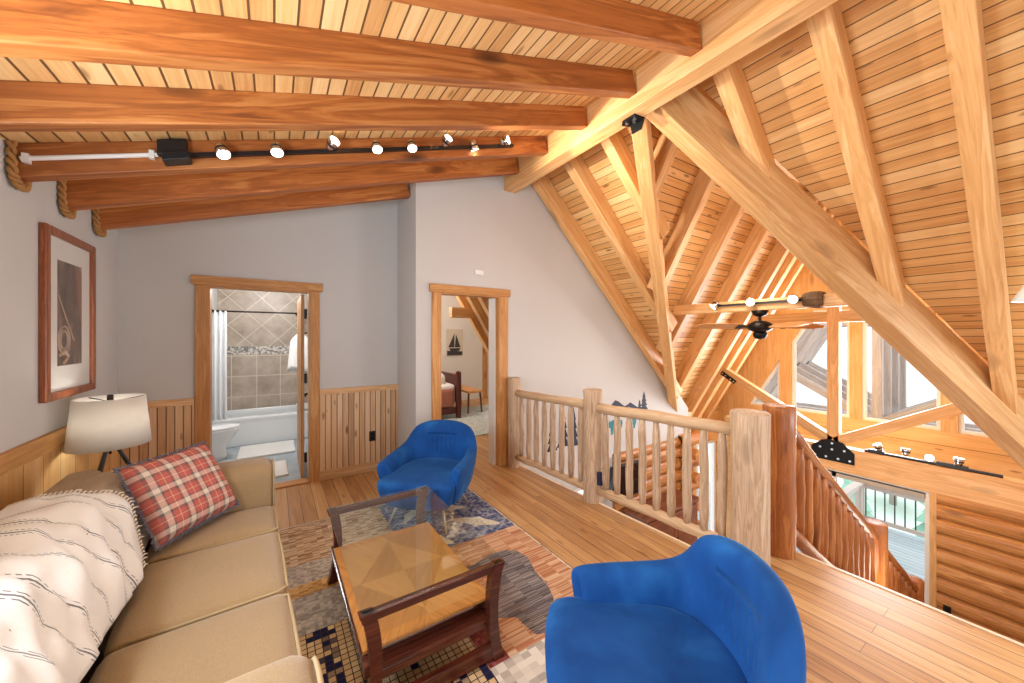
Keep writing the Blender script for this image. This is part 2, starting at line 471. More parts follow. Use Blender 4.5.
def casing(n, x0, x1, y, h, wl, wr):
    mb = MB(); mb.box(x0 - wl, x0, y - 0.024, y, 0, h); mb.box(x1, x1 + wr, y - 0.024, y, 0, h)
    mb.box(x0 - 0.004, x0 + 0.012, y - 0.02, y + TW, 0, h); mb.box(x1 - 0.012, x1 + 0.004, y - 0.02, y + TW, 0, h)
    structure(mb, 'trim_%d' % n, m_trim, bevel=0.004)
    mb = MB(); mb.box(x0 - wl - 0.028, x1 + wr + 0.03, y - 0.034, y, h, h + 0.088)
    mb.box(x0, x1, y - 0.02, y + TW, h - 0.014, h + 0.004)
    structure(mb, 'trim_%d' % (n + 1), m_trimx, bevel=0.004)
casing(6, dx0, dx1, YB, 2.035, 0.097, 0.088)
casing(8, bx0, bx1, YW, 2.035, 0.095, 0.113)
# bathroom door leaf swung open, edge on, with three hinges
mb = MB(); mb.box(0.243, 0.275, YB + 0.13, YB + 0.13 + 0.80, 0.02, 2.01)
d1 = structure(mb, 'door_1', m_trim, bevel=0.003)
for z in (1.80, 1.10, 0.24):
    mb = MB(); mb.box(0.272, 0.30, YB + 0.118, YB + 0.128, z - 0.05, z + 0.05); mb.cyl((0.288, YB + 0.118, z - 0.055), (0.288, YB + 0.118, z + 0.055), 0.010, n=8)
    mb.build('hinge', m_blackp, d1, label='black hinge on the door edge')
mb = MB(); mb.box(0.3055, 0.3068, YB + 0.03, YB + 0.12, 0.02, 2.02)
structure(mb, 'trim_10', m_white)
# white inner reveal of the bedroom doorway
mb = MB(); mb.box(bx1 - 0.03, bx1 - 0.012, YW + 0.06, YW + 0.20, 0, 2.02)
structure(mb, 'trim_11', m_white)

# ------------------------------------------------------------------ ceiling boards
mb = MB()
TH = 0.04
mb.mi = 0
mb.prism([(XL - 0.3, YS, shed(XL - 0.3)), (2.42, YS, shed(2.42)), (2.42, YW, shed(2.42)), (XJ, YW, shed(XJ)), (XJ, YB + TW, shed(XJ)), (XL - 0.3, YB + TW, shed(XL - 0.3))], (0, 0, TH))
mb.mi = 1
def vx(y): return 2.363 + 1.8 * abs(y - YC)
yf = YW + TW
mb.prism([(2.36, YC, steep(2.36)), (2.36, yf, steep(2.36)), (vx(yf), yf, steep(vx(yf)))], (0, 0, TH))
mb.prism([(2.36, YC, steep(2.36)), (vx(-0.25), -0.25, steep(vx(-0.25))), (vx(-0.25), YS, steep(vx(-0.25))), (2.36, YS, steep(2.36))], (0, 0, TH))
mb.mi = 2
mb.prism([(2.363, YC, 4.12), (vx(4.3), 4.3, cross(4.3)), (8.1, 4.3, cross(4.3)), (8.1, YC, 4.12)], (0, 0, TH))
mb.prism([(2.363, YC, 4.12), (vx(-0.38), -0.38, cross(-0.38)), (8.1, -0.38, cross(-0.38)), (8.1, YC, 4.12)], (0, 0, TH))
structure(mb, 'ceiling', [m_boards_shed, m_boards_y, m_boards_x])

# ------------------------------------------------------------------ window gable wall
def gtop(y): return 3.02 - 1.75 * abs(y - YC)
WX0, WX1 = XG, XG + 0.12
mb = MB()
mb.box(WX0, WX1, -0.25, YN, -0.70, 0.205)                                  # board band under the windows
structure(mb, 'wall_gable', m_pineflat)
mb = MB()
for a, b in ((3.04 - 0.19, 3.04), (1.888, 2.036), (0.889, 1.05)):
    mb.prism([(WX0 - 0.02, a, 0.205), (WX0 - 0.02, b, 0.205), (WX0 - 0.02, b, min(2.1, gtop(b))), (WX0 - 0.02, a, min(2.1, gtop(a)))], (0.15, 0, 0))
mb.prism([(WX0 - 0.02, 0.95, 2.02), (WX0 - 0.02, 2.97, 2.02), (WX0 - 0.02, 2.97, 2.16), (WX0 - 0.02, 0.95, 2.16)], (0.15, 0, 0))
for s in (-1, 1):   # sloping boards that follow the roof
    P = [(YC + s * 0.0, gtop(YC)), (YC + s * 2.2, gtop(YC + 2.2)), (YC + s * 2.2, cross(YC + 2.2)), (YC, 4.12)]
    mb.prism([(WX0 - 0.01, y, z) for y, z in P], (0.13, 0, 0))
structure(mb, 'wall_gable_posts', m_gpost)
def window_poly(name, pts, fr=0.045):
    """window of any convex outline (list of y,z) in the gable plane"""
    n = len(pts); c = V((sum(p[0] for p in pts) / n, sum(p[1] for p in pts) / n))
    ins = []
    for i in range(n):
        p0, p1, p2 = V(pts[i - 1]), V(pts[i]), V(pts[(i + 1) % n])
        def off(a, b):
            t = (b - a).normalized(); nn = V((-t.y, t.x))
            if nn.dot(c - a) < 0: nn = -nn
            return a + nn * fr, t
        a, ta = off(p0, p1); b, tb = off(p1, p2)
        den = ta.x * tb.y - ta.y * tb.x
        s = ((b - a).x * tb.y - (b - a).y * tb.x) / den
        ins.append(a + ta * s)
    mb = MB(); xa, xb = WX0 + 0.02, WX0 + 0.09
    for i in range(n):
        j = (i + 1) % n
        mb.prism([(xa, *pts[i]), (xa, *pts[j]), (xa, *ins[j]), (xa, *ins[i])], (xb - xa, 0, 0))
    o = structure(mb, name, m_vinyl)
    mb = MB(); mb.face([(WX0 + 0.055, *p) for p in ins]); mb.build('pane', m_glass, o)
zs = 0.205
def ylim(z): return (3.02 - z) / 1.75
window_poly('window_1', [(3.04, zs), (YC + ylim(zs), zs), (3.04, gtop(3.04))])
window_poly('window_2', [(2.036, zs), (2.85, zs), (2.85, gtop(2.85)), (YC + ylim(2.02), 2.02), (2.036, 2.02)])
window_poly('window_3', [(1.888, zs), (1.888, 2.02), (YC - ylim(2.02), 2.02), (1.05, gtop(1.05)), (1.05, zs)])
window_poly('window_4', [(0.889, zs), (0.889, gtop(0.889)), (YC - ylim(zs), zs)])
window_poly('window_5', [(YC - ylim(2.16), 2.16), (YC + ylim(2.16), 2.16), (YC, gtop(YC))])
# ground floor of the gable wall: sliding door to the deck and the log wall
mb = MB(); mb.box(WX0, WX1, 3.3, YN, GZ, -0.70)
mb.box(WX0 - 0.03, WX1, 1.087, 1.154, GZ, -0.66); mb.box(WX0 - 0.02, WX1, 1.154, 3.3, -0.705, -0.62)
structure(mb, 'trim_12', m_gpost)
window_rect('door_2', 'y', 1.154, 3.3, GZ, -0.705, XG + 0.06, 0.055, 0.08, (2.25,))
mb = MB(); mb.box(XG + 0.02, XG + 0.06, 1.2, 3.25, -0.83, -0.74)
structure(mb, 'trim_13', plain('head_strip_grey', S(176, 178, 180), 0.7))  # grey strip across the head of the sliding door
mb = MB(); mb.box(WX0 + 0.02, WX1, -0.25, 1.087, GZ, -0.66)
logs(mb, 'y', -0.25, 1.087, WX0 + 0.03, GZ, -0.64, 0.106, -1, 9)
structure(mb, 'wall_gable_logs', m_logrow)
# ------------------------------------------------------------------ roof timbers
o = beam('ridge_beam', (2.41, YS, 3.32), (2.41, YW, 3.32), 0.16, 0.60, m_beam)
tag(o, 'heavy pine ridge beam where the shallow and steep ceilings meet', 'beam', kind='thing')
shed_lab = ['',
            'pine rafter of the shallow ceiling nearest the viewer, cut off by the top edge',
            'second pine rafter of the shallow ceiling, counted from the top edge of the photo',
            'third pine rafter of the shallow ceiling, just in front of the track light rafter',
            'pine rafter of the shallow ceiling carrying the long track light and white conduit',
            'pine rafter of the shallow ceiling just behind the track light rafter',
            'short pine rafter of the shallow ceiling nearest the grey bathroom wall']
sz = lambda x: 2.347 + 0.31 * (x + 1.12)
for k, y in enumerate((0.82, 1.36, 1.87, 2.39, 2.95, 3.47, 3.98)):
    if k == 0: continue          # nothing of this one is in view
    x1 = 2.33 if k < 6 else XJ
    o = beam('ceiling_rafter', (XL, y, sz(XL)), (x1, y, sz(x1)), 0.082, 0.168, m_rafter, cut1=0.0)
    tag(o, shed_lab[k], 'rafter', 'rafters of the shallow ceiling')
    if k >= 4:   # rope caulking wound round the rafter end at the wall
        w = 0.055; zb = sz(XL) - 0.012
        path = [(XL + 0.02, y - w, zb + 0.22), (XL + 0.02, y - w - 0.004, zb + 0.12), (XL + 0.025, y - w - 0.006, zb + 0.03), (XL + 0.03, y - 0.03, zb - 0.012), (XL + 0.03, y + 0.03, zb - 0.012),
                (XL + 0.025, y + w + 0.006, zb + 0.03), (XL + 0.02, y + w, zb + 0.12), (XL + 0.02, y + w, zb + 0.22)]
        # fine samples with a twisted two-strand section
        P = [V(p) for p in path]; fine = []
        for a, b in zip(P, P[1:]):
            for q in range(8): fine.append(a.lerp(b, q / 8))
        fine.append(P[-1])
        mb = MB()
        for ph in (0, PI):
            pts = []
            for i, p in enumerate(fine):
                t = (fine[min(i + 1, len(fine) - 1)] - fine[max(i - 1, 0)]).normalized()
                a = t.cross(V((1, 0, 0))).normalized(); b = V((1, 0, 0))
                an = i * 0.8 + ph
                pts.append(p + a * math.cos(an) * 0.011 + b * math.sin(an) * 0.011)
            mb.tube(pts, 0.0105, 7)
        r = mb.build('rope_trim', m_rope, smooth=True)
        tag(r, ['twisted jute rope wound round the end of the track light rafter', 'twisted jute rope on the rafter end behind the track light rafter', 'twisted jute rope on the short rafter end nearest the bathroom wall'][k - 4], 'rope', 'rope trims on rafter ends')

us = lambda x: 6.2 - x                      # underside of the steep rafters
n_st = V((1, 0, 1)).normalized()
steep_lab = {3.69: 'steep rafter lying against the grey bedroom wall', 3.08: 'steep rafter one bay out from the grey bedroom wall', 2.52: 'steep rafter two bays out from the grey bedroom wall, beside the slim valley beam',
             1.41: 'short steep rafter dying into the top of the broad valley beam', 0.84: 'steep rafter reaching the middle of the broad valley beam',
             0.33: 'long steep rafter close to the white glass lamp'}
for y, lab in steep_lab.items():
    xe = XR + 1.8 * abs(y - YC)
    o = beam('steep_rafter', (XR - 0.02, y, us(XR - 0.02)), (xe + 0.08, y, us(xe + 0.08)), 0.115, 0.195, m_beam, up=n_st)
    tag(o, lab, 'rafter', 'rafters of the steep ceiling')
# valley beams between the steep ceiling and the window gable
def valley(sgn, w, dn, upp, L, lab):
    d = V((1.8, sgn, -1.8))
    A = V((XR - 0.06, YC - sgn * 0.03 / 1.8 + sgn * 0.0, 3.71)) + V((0, 0, -dn))
    B = V((XR, YC, 3.71)) + d * L + V((0, 0, -dn))
    mb = MB()
    o = beam('valley_beam', A, B, w, dn + upp, m_beam, up=(0, 0, 1))
    return tag(o, lab, 'beam', 'valley beams', kind='thing')
valley(-1, 0.19, 0.16, 0.16, 2.10, 'broad valley beam running down between the steep ceiling and the window gable')
valley(1, 0.13, 0.12, 0.16, 1.93, 'slim valley beam running down to the railing behind the steep rafters')
# window gable: far slope rafters
cu = lambda y: 3.71 - 1.8 * abs(y - YC)
n_c = V((0, 1.8, 1)).normalized()
cl = ['first', 'second', 'third', 'fourth', 'fifth', 'sixth']
for k, x in enumerate((3.28, 4.10, 4.92, 5.80, 6.66, 7.42)):
    ye = min(YC + (x - XR) / 1.8, 4.12)
    o = beam('gable_rafter', (x, YC + 0.05, cu(YC + 0.05)), (x, ye, cu(ye)), 0.115, 0.20, m_beam, up=n_c)
    tag(o, cl[k] + ' rafter of the window gable ceiling, counted from the slim valley beam', 'rafter', 'rafters of the window gable')
o = beam('gable_ridge_beam', (2.45, YC, 3.62), (XG, YC, 3.62), 0.12, 0.40, m_beam)
tag(o, 'ridge beam at the peak of the window gable', 'beam', kind='thing')
# collar beam with its own track light and the fan below
XC = 4.62
o = beam('collar_beam', (XC, 0.98, 1.85), (XC, 2.99, 1.85), 0.12, 0.125, m_beam)
tag(o, 'collar beam carrying the ceiling fan and a short black track light', 'beam', kind='thing')
mb = MB(); mb.tube([(XC - 0.02, 1.36, 1.925), (XC - 0.02, 1.40, 1.925), (XC - 0.02, 1.47, 1.93), (XC - 0.02, 1.53, 1.925)], [0.075, 0.088, 0.086, 0.072], 14)
tag(mb.build('bark_sleeve', wood('bark', S(70, 50, 36), S(110, 82, 58), S(146, 116, 86), 1, 0.9, 0.0, 3, bump=0.6)), 'dark bark sleeve around the collar beam beside the valley beam', 'sleeve')

# bolts and plates
def bolts(par, pts, nrm, r=0.011):
    for p in pts:
        mb = MB(); mb.cyl(V(p) - V(nrm) * 0.002, V(p) + V(nrm) * 0.010, r, n=8); mb.build('bolt', m_steel, par, smooth=False)
br = thing('beam_bracket', 'black bolted angle bracket at the ridge beam above the valley beams', 'bracket', (2.41, YC, 3.30))
mb = MB()
mb.prism([(-0.02, -0.06, 0.019), (0.085, -0.07, 0.019), (0.085, 0.07, 0.019), (0.02, 0.10, 0.019), (-0.02, 0.06, 0.019)], (0, 0, -0.012))
mb.prism([(0.085, -0.07, 0.019), (0.085, 0.07, 0.019), (0.085, 0.05, -0.06), (0.085, -0.04, -0.06)], (0.012, 0, 0))
bp = mb.build('plate', m_black, br)
bolts(bp, [(0.02, 0.05, 0.007), (0.05, 0.0, 0.007), (0.02, -0.03, 0.007)], (0, 0, -1), 0.013)

# ------------------------------------------------------------------ roof truss in front of the gable windows
XT = 7.0
def truss(x, mats, lab, name, plates=True, w=0.16, group=None):
    mw, = (mats,)
    t = thing(name, lab, 'truss', (x, YC, -0.40), group=group)
    beam('bottom_chord', (x, -0.2, -0.40), (x, 4.12, -0.40), w, 0.34, mw, parent=t)
    beam('king_post', (x, YC, -0.06), (x, YC, 3.3), w * 0.8, 0.14, mw, up=(0, 1, 0), parent=t).location.y -= 0.07
    for s in (-1, 1):
        beam('strut', (x, YC + s * 0.06, -0.06), (x, YC + s * 1.62, 0.86), w * 0.8, 0.14, mw, parent=t)
        beam('truss_rafter', (x, YC + s * 2.15, cu(YC + 2.15) - 0.02), (x, YC, 3.69), w * 0.8, 0.2, mw, up=(0, s * 1.8, 1), parent=t)
    beam('collar_tie', (x, YC - 1.0, 1.77), (x, YC + 1.0, 1.77), w * 0.75, 0.16, mw, parent=t)
    if plates:
        xf = -w / 2 - 0.008
        P = [(-0.25, -0.02), (0.25, -0.02), (0.25, 0.16), (0.12, 0.27), (0.02, 0.29), (-0.12, 0.27), (-0.25, 0.14)]
        mb = MB(); mb.prism([(xf, y, z + 0.14) for y, z in P], (0.012, 0, 0))
        g = mb.build('gusset_plate', m_black, t, label='black bolted steel plate')
        bolts(g, [(xf, y, z + 0.14) for y, z in ((-0.2, 0.03), (-0.07, 0.03), (0.07, 0.03), (0.2, 0.03), (-0.14, 0.16), (0.14, 0.16), (0, 0.15), (0, 0.24))], (-1, 0, 0), 0.015)
        for s in (-1, 1):
            a = V((xf, s * 1.36, 0.34 + 0.795)); b = V((xf, s * 1.60, 0.34 + 0.935 + 0.02)); d = (b - a).normalized(); nn = V((0, -d.z, d.y)) * 0.035
            mb = MB(); mb.prism([a - nn, b - nn, b + nn, a + nn], (0.012, 0, 0))
            g = mb.build('strap_plate', m_black, t, label='black bolted steel strap')
            bolts(g, [a.lerp(b, f) for f in (0.1, 0.32, 0.68, 0.9)], (-1, 0, 0), 0.012)
    return t
truss(XT, m_beam, 'pine truss with black bolted plate standing before the gable windows', 'roof_truss')
m_out = wood('weathered_wood', S(168, 154, 148), S(194, 182, 176), S(212, 202, 196), 0, 0.8, 0.2)
truss(9.2, m_out, 'weathered porch truss just outside the gable windows', 'porch_truss', False, 0.14, 'porch trusses outside')
truss(9.75, m_out, 'second weathered porch truss outside, counted from the gable windows', 'porch_truss', False, 0.14, 'porch trusses outside')
truss(10.3, m_out, 'third weathered porch truss outside, counted from the gable windows', 'porch_truss', False, 0.14, 'porch trusses outside')
truss(10.85, m_out, 'weathered porch truss outermost over the deck', 'porch_truss', False, 0.14, 'porch trusses outside')

# ------------------------------------------------------------------ track lights
def spot_head(root, p, d, s=1.0, mat=None):
    """track head: chrome stem, lamp cup with black band and glowing lens; p on the track, d aim direction (local coords)"""
    p, d = V(p), V(d).normalized()
    h = D.objects.new('lamp_head', None); COL.objects.link(h); h.parent = root; h.location = p
    c = V((0, 0, 0)) + V((d.x * 0.02, d.y * 0.03, 0.022)) * s
    mb = MB(); mb.cyl((0, 0, 0), c, 0.008 * s, n=8); mb.ball(c, 0.014 * s, n=8); mb.build('stem', m_chrome, h, smooth=True)
    mb = MB(); mb.tube([c - d * 0.03 * s, c - d * 0.022 * s, c + d * 0.0 * s, c + d * 0.035 * s, c + d * 0.05 * s], [0.012 * s, 0.024 * s, 0.030 * s, 0.038 * s, 0.040 * s], 16)
    mb.build('cup', m_chrome, h, smooth=True)
    mb = MB(); mb.tube([c + d * 0.006 * s, c + d * 0.02 * s], [0.0335 * s, 0.0365 * s], 16); mb.build('band', m_blackp, h)
    mb = MB(); mb.tube([c + d * 0.0485 * s, c + d * 0.0525 * s], [0.035 * s, 0.034 * s], 16); mb.build('lens', m_lens, h, label='glowing lens')
    return c + p + d * 0.07 * s
LIGHTS = []
# on the shallow ceiling rafter (y = 2.95)
ty = 2.95 - 0.041
t = thing('track_light', 'black track light with eight glowing heads along the shallow ceiling rafter', 'track light', (0, ty, 0))
tz = lambda x: sz(x) + 0.075
def xu(u, y):       # x on the plane of constant y that the camera sees in column u
    r = (u - 512) / 366.0
    return y * (0.5446 + 0.8387 * r) / (0.8387 - 0.5446 * r)
xa, xb = xu(186, ty), xu(512, ty)
mb = MB(); mb.prism([(xa, -0.03, tz(xa) - 0.012), (xb, -0.03, tz(xb) - 0.012), (xb, -0.03, tz(xb) + 0.012), (xa, -0.03, tz(xa) + 0.012)], (0, 0.03, 0))
mb.build('track', m_blackp, t)
x0 = xu(159, ty); x1 = xu(188, ty)
mb = MB(); mb.prism([(x0, -0.055, tz(x0) + 0.0), (x1, -0.055, tz(x1) + 0.0), (x1, -0.055, tz(x1) + 0.085), (x0, -0.055, tz(x0) + 0.085)], (0, 0.055, 0))
mb.prism([(x0 + 0.03, -0.10, tz(x0) - 0.045), (x1 + 0.02, -0.10, tz(x1) - 0.045), (x1 + 0.02, -0.10, tz(x1) + 0.0), (x0 + 0.03, -0.10, tz(x0) + 0.0)], (0, 0.10, 0))
mb.build('transformer_box', m_blackp, t, bevel=0.004)
for k, u in enumerate((220, 276, 329, 375, 410, 443, 472, 500)):
    x = xu(u, ty - 0.03)
    d = ((0.35, -0.45, -0.9), (0.1, -0.45, -0.95), (0.3, -0.6, 0.3), (0.1, -0.45, -0.95), (0.05, -0.45, -0.95), (0.2, -0.8, 0.45), (0.4, 0.2, -0.8), (0.5, -0.7, 0.1))[k]
    q = spot_head(t, (x, -0.045, tz(x)), d, 1.0)
    LIGHTS.append((q + V((0, ty, 0)), d))
xc0, xc1 = xu(22, ty), xu(160, ty)
mb = MB(); mb.cyl((xc0, ty - 0.014, tz(xc0) + 0.012), (xc1, ty - 0.014, tz(xc1) + 0.012), 0.012, n=10)
for xx in (xc0 + 0.02, xc1 - 0.03): mb.box(xx - 0.012, xx + 0.012, ty - 0.03, ty, tz(xx) - 0.012, tz(xx) + 0.034)
tag(mb.build('conduit', m_white, smooth=False), 'thin white conduit feeding the track light from the picture wall', 'conduit')
# short track on the collar beam
t = thing('track_light', 'short black track light with three glowing heads on the fan beam', 'track light', (XC - 0.06, YC, 1.93))
mb = MB(); mb.box(-0.025, 0, -0.42, 0.42, -0.01, 0.012); mb.build('track', m_blackp, t)
for y, d in ((0.40, (-0.5, 0.5, -0.6)), (0.06, (-0.8, -0.4, -0.3)), (-0.36, (-0.8, -0.2, -0.3))):
    q = spot_head(t, (-0.03, y, 0.0), d, 1.2); LIGHTS.append((q + V((XC - 0.06, YC, 1.93)), d))
# track on top of the truss chord
t = thing('track_light', 'black track light with four small heads on top of the truss chord', 'track light', (XT - 0.02, 1.0, -0.06))
mb = MB(); mb.box(-0.02, 0.02, -0.55, 0.62, 0, 0.03); mb.box(-0.03, 0.03, -0.30, -0.05, 0.0, 0.05); mb.box(-0.03, 0.03, 0.42, 0.58, 0, 0.05); mb.build('track', m_blackp, t)
for y, d in ((0.46, (-0.2, 0.3, 0.9)), (0.22, (0.2, 0, 0.9)), (0.02, (-0.9, -0.2, 0.25)), (-0.22, (0.1, -0.1, 0.9))):
    q = spot_head(t, (0, y, 0.05), d, 1.2)
LIGHTS.append((V((XT - 0.12, 1.02, 0.08)), (-0.9, -0.2, 0.25)))

# ------------------------------------------------------------------ ceiling fan
f = thing('ceiling_fan', 'dark bronze ceiling fan with four wooden blades hanging from the collar beam', 'fan', (XC, 1.95, 1.85))
mb = MB(); mb.lathe([(0.03, -0.07), (0.07, -0.05), (0.085, 0.0)], 20); mb.build('canopy', m_bronze, f, smooth=True)
mb = MB(); mb.cyl((0, 0, -0.12), (0, 0, -0.06), 0.016, n=10); mb.build('downrod', m_bronze, f)
mb = MB(); mb.lathe([(0.03, -0.245), (0.075, -0.24), (0.115, -0.215), (0.125, -0.18), (0.115, -0.15), (0.06, -0.12), (0.03, -0.115)], 24); mb.build('motor', m_bronze, f, smooth=True)
mb = MB(); mb.lathe([(0.012, -0.325), (0.045, -0.32), (0.065, -0.295), (0.07, -0.265), (0.055, -0.24)], 20); mb.build('switch_housing', m_black, f, smooth=True)
m_blade = wood('fan_blade_wood', S(150, 92, 46), S(190, 130, 74), S(214, 162, 104), 0, 0.35, 0.2, 1.4)
mb = MB(); mb.box(0.08, 0.24, -0.018, 0.018, -0.004, 0.004); mb.box(0.2, 0.26, -0.045, 0.045, -0.004, 0.004)
iron0 = mb.build('blade_iron', m_bronze, f)
outline = [(0.20, -0.045), (0.34, -0.066), (0.55, -0.072), (0.68, -0.05), (0.74, 0.0), (0.68, 0.05), (0.55, 0.072), (0.34, 0.066), (0.20, 0.045)]
mb = MB(); mb.prism([(x, y, 0.004) for x, y in outline], (0, 0, 0.01))
blade0 = mb.build('blade', m_blade, f, bevel=0.003)
a0 = math.atan2(0.5446, -0.8387)
for k in range(4):
    for src in (iron0, blade0):
        o = src if k == 0 else src.copy()
        if k: COL.objects.link(o); o.parent = f
        o.location = (0, 0, -0.185); o.rotation_euler = (math.radians(24), 0, a0 + k * PI / 2)
        o.rotation_mode = 'XYZ'

# ------------------------------------------------------------------ glass lamp at the edge of the view
l = thing('glass_pendant', 'white bell glass lamp under the steep ceiling at the edge of the view', 'lamp', (3.95, 0.115, 0))
m_opal = plain('opal_glass', S(236, 246, 246), 0.25); 
zc = steep(3.95)
mb = MB(); mb.lathe([(0.02, zc - 0.05), (0.055, zc - 0.03), (0.06, zc + 0.06)], 16); mb.build('canopy', m_bronze, l, smooth=True)
mb = MB(); mb.cyl((0, 0, 1.93), (0, 0, zc - 0.03), 0.009, n=8); mb.build('stem', m_bronze, l)
mb = MB(); mb.lathe([(0.03, 1.96), (0.045, 1.92), (0.07, 1.86), (0.10, 1.80), (0.115, 1.77), (0.108, 1.77), (0.06, 1.86), (0.02, 1.94)], 24); mb.build('shade', m_opal, l, smooth=True)
# ------------------------------------------------------------------ loft railing of peeled logs
def wobble(A, B, n, amp):
    A, B = V(A), V(B)
    return [A.lerp(B, i / n) + V((random.uniform(-amp, amp), random.uniform(-amp, amp), random.uniform(-amp, amp))) * (0 if i in (0, n) else 1) for i in range(n + 1)]
def post(name, x, y, z0, z1, r, mat, lab, cat='post', cap=None):
    mb = MB()
    n = 7
    path = [(x, y, z0 + (z1 - z0) * i / n) for i in range(n + 1)]
    rr = [r * (1 + random.uniform(-0.03, 0.03)) for _ in path]
    path += [(x, y, z1 + 0.008), ]; rr += [r * 0.93]
    mb.tube(path, rr, 18, jitter=0.015)
    o = mb.build(name, mat, smooth=True, bevel=0)
    md = o.modifiers.new('e', 'EDGE_SPLIT'); md.split_angle = math.radians(50)
    return tag(o, lab, cat, 'log posts of the railings')
P1, P2, P3, P4 = (2.415, 3.675), (2.541, 2.50), (2.665, 1.185), (3.055, 1.165)
post('log_post', *P1, 0, 1.055, 0.078, m_peeled, 'pale log post of the railing against the bedroom wall')
p2o = post('log_post', *P2, 0, 1.045, 0.088, m_peeled, 'pale log post in the middle of the loft railing, with a small dark box')
post('log_post', *P3, -0.25, 1.045, 0.113, m_peeled, 'thick pale log post at the corner of the loft railing')
post('log_post', *P4, -0.25, 1.05, 0.098, m_stairlog, 'reddish stained log post at the head of the stairs')
def railing(name, A, B, ra, rb, nb, lab, mat_r, mat_b, zt0, zt1, zb0, zb1, rt, rbm, group, rbal=0.032):
    A2, B2 = V((A[0], A[1], 0)), V((B[0], B[1], 0)); d = (B2 - A2).normalized()
    a = A2 + d * ra; b = B2 - d * rb
    t = thing(name, lab, 'railing', a, group=group)
    L = (b - a).length
    def at(f): return d * (L * f)
    for nm, z0, z1, r in (('handrail', zt0, zt1, rt), ('bottom_rail', zb0, zb1, rbm)):
        p0 = V((0, 0, z0)) - d * 0.03; p1 = at(1) + V((0, 0, z1)) + d * 0.03
        LL = (p1 - p0).length
        mb = MB(); mb.tube(wobble((0, 0, 0), (LL, 0, 0), 6, 0.006), [r * (1 + random.uniform(-0.05, 0.05)) for _ in range(7)], 14, jitter=0.02)
        o = mb.build(nm, mat_r, t, smooth=True)
        o.matrix_basis = frame_mat(p0, p1, (0, 0, 1))
    for k in range(nb):
        f = (k + 0.5) / nb
        zt = zt0 + (zt1 - zt0) * f - rt * 0.6; zb = zb0 + (zb1 - zb0) * f + rbm * 0.6
        n = 6; mb = MB()
        path = wobble((0, 0, 0), (0, 0, zt - zb), n, 0.004)
        rr = [rbal * (1 + random.uniform(-0.07, 0.07)) for _ in range(n + 1)]; rr[0] *= 0.75; rr[-1] *= 0.7
        mb.tube(path, rr, 10, jitter=0.03)
        o = mb.build('baluster', mat_b, t, smooth=True)
        o.location = at(f) + V((0, 0, zb))
    return t
railing('log_railing', P1, P2, 0.078, 0.085, 8, 'section of peeled log railing next to the bedroom doorway', m_peeledx, m_peeled, 0.885, 0.895, 0.13, 0.10, 0.043, 0.038, 'peeled log railings of the loft')
railing('log_railing', P2, P3, 0.085, 0.11, 9, 'section of peeled log railing beside the corner post and stairs', m_peeledx, m_peeled, 0.885, 0.915, 0.115, 0.105, 0.045, 0.042, 'peeled log railings of the loft')
mb = MB(); mb.box(2.505, 2.545, 2.375, 2.415, 0.18, 0.30); mb.box(2.515, 2.535, 2.368, 2.376, 0.21, 0.25)
tag(mb.build('outlet_box', plain('navy_box', S(30, 40, 74), 0.4), bevel=0.004), 'small dark blue outlet box on the middle railing post', 'box')
# pine post of the great room seen through the last gap of the railing
o = beam('support_post', (3.4, 1.62, GZ), (3.4, 1.62, 0.85), 0.08, 0.08, m_gpost, up=(0, 1, 0))
tag(o, 'slim squared pine post behind the loft railing beside the corner post', 'post')

# ------------------------------------------------------------------ stairs
sx0, slope = 3.165, 2.75 / 4.05
st = thing('staircase', 'log cabin staircase descending from the loft toward the deck door', 'stairs', (sx0, 0.6, 0))
nst = 14; rise = 2.75 / nst; run = 4.05 / nst
for k in range(nst - 1):
    mb = MB(); mb.box(k * run - 0.0, (k + 1) * run + 0.03, -0.47, 0.47, -(k + 1) * rise - 0.045, -(k + 1) * rise)
    mb.build('tread', m_tread, st, bevel=0.006)
for s in (-1, 1):
    mb = MB(); mb.prism([(0, s * 0.47, -0.10), (4.05, s * 0.47, -2.75 - 0.06), (4.05, s * 0.47, -2.75), (3.6, s * 0.47, -2.75), (0, s * 0.47, -0.42)], (0, s * 0.05, 0))
    mb.build('stringer', m_tread, st)
nos = lambda x: -slope * (x - sx0)
post('log_post', 5.36, 1.165, nos(5.36) - 0.25, -0.43, 0.098, m_stairlog, 'reddish stained log post half way down the stairs')
post('log_post', 7.12, 1.165, GZ, -1.66, 0.09, m_stairlog, 'reddish stained log post at the foot of the stairs')
def stair_rail(xa, xb, nb, lab):
    t = thing('stair_railing', lab, 'railing', (xa, 1.165, nos(xa)), group='stained log railings of the stairs')
    for nm, h, r in (('handrail', 0.885, 0.048), ('bottom_rail', 0.13, 0.05)):
        p0 = V((-0.03, 0, h + slope * 0.03)); p1 = V((xb - xa + 0.03, 0, nos(xb) - nos(xa) + h - slope * 0.03))
        LL = (p1 - p0).length
        mb = MB(); mb.tube(wobble((0, 0, 0), (LL, 0, 0), 8, 0.006), [r * (1 + random.uniform(-0.06, 0.06)) for _ in range(9)], 14, jitter=0.02)
        o = mb.build(nm, m_stairrail, t, smooth=True); o.matrix_basis = frame_mat(p0, p1, (0, 0, 1))
    for k in range(nb):
        x = (xb - xa) * (k + 0.5) / nb; z = nos(xa + x) - nos(xa)
        mb = MB(); n = 6
        rr = [0.041 * (1 + random.uniform(-0.06, 0.06)) for _ in range(n + 1)]; rr[0] *= 0.8; rr[-1] *= 0.8
        mb.tube(wobble((0, 0, 0), (0, 0, 0.70), n, 0.004), rr, 10, jitter=0.03)
        o = mb.build('baluster', m_stairlog, t, smooth=True); o.location = (x, 0, z + 0.16)
stair_rail(3.155, 5.26, 13, 'upper stained log stair railing starting at the loft')
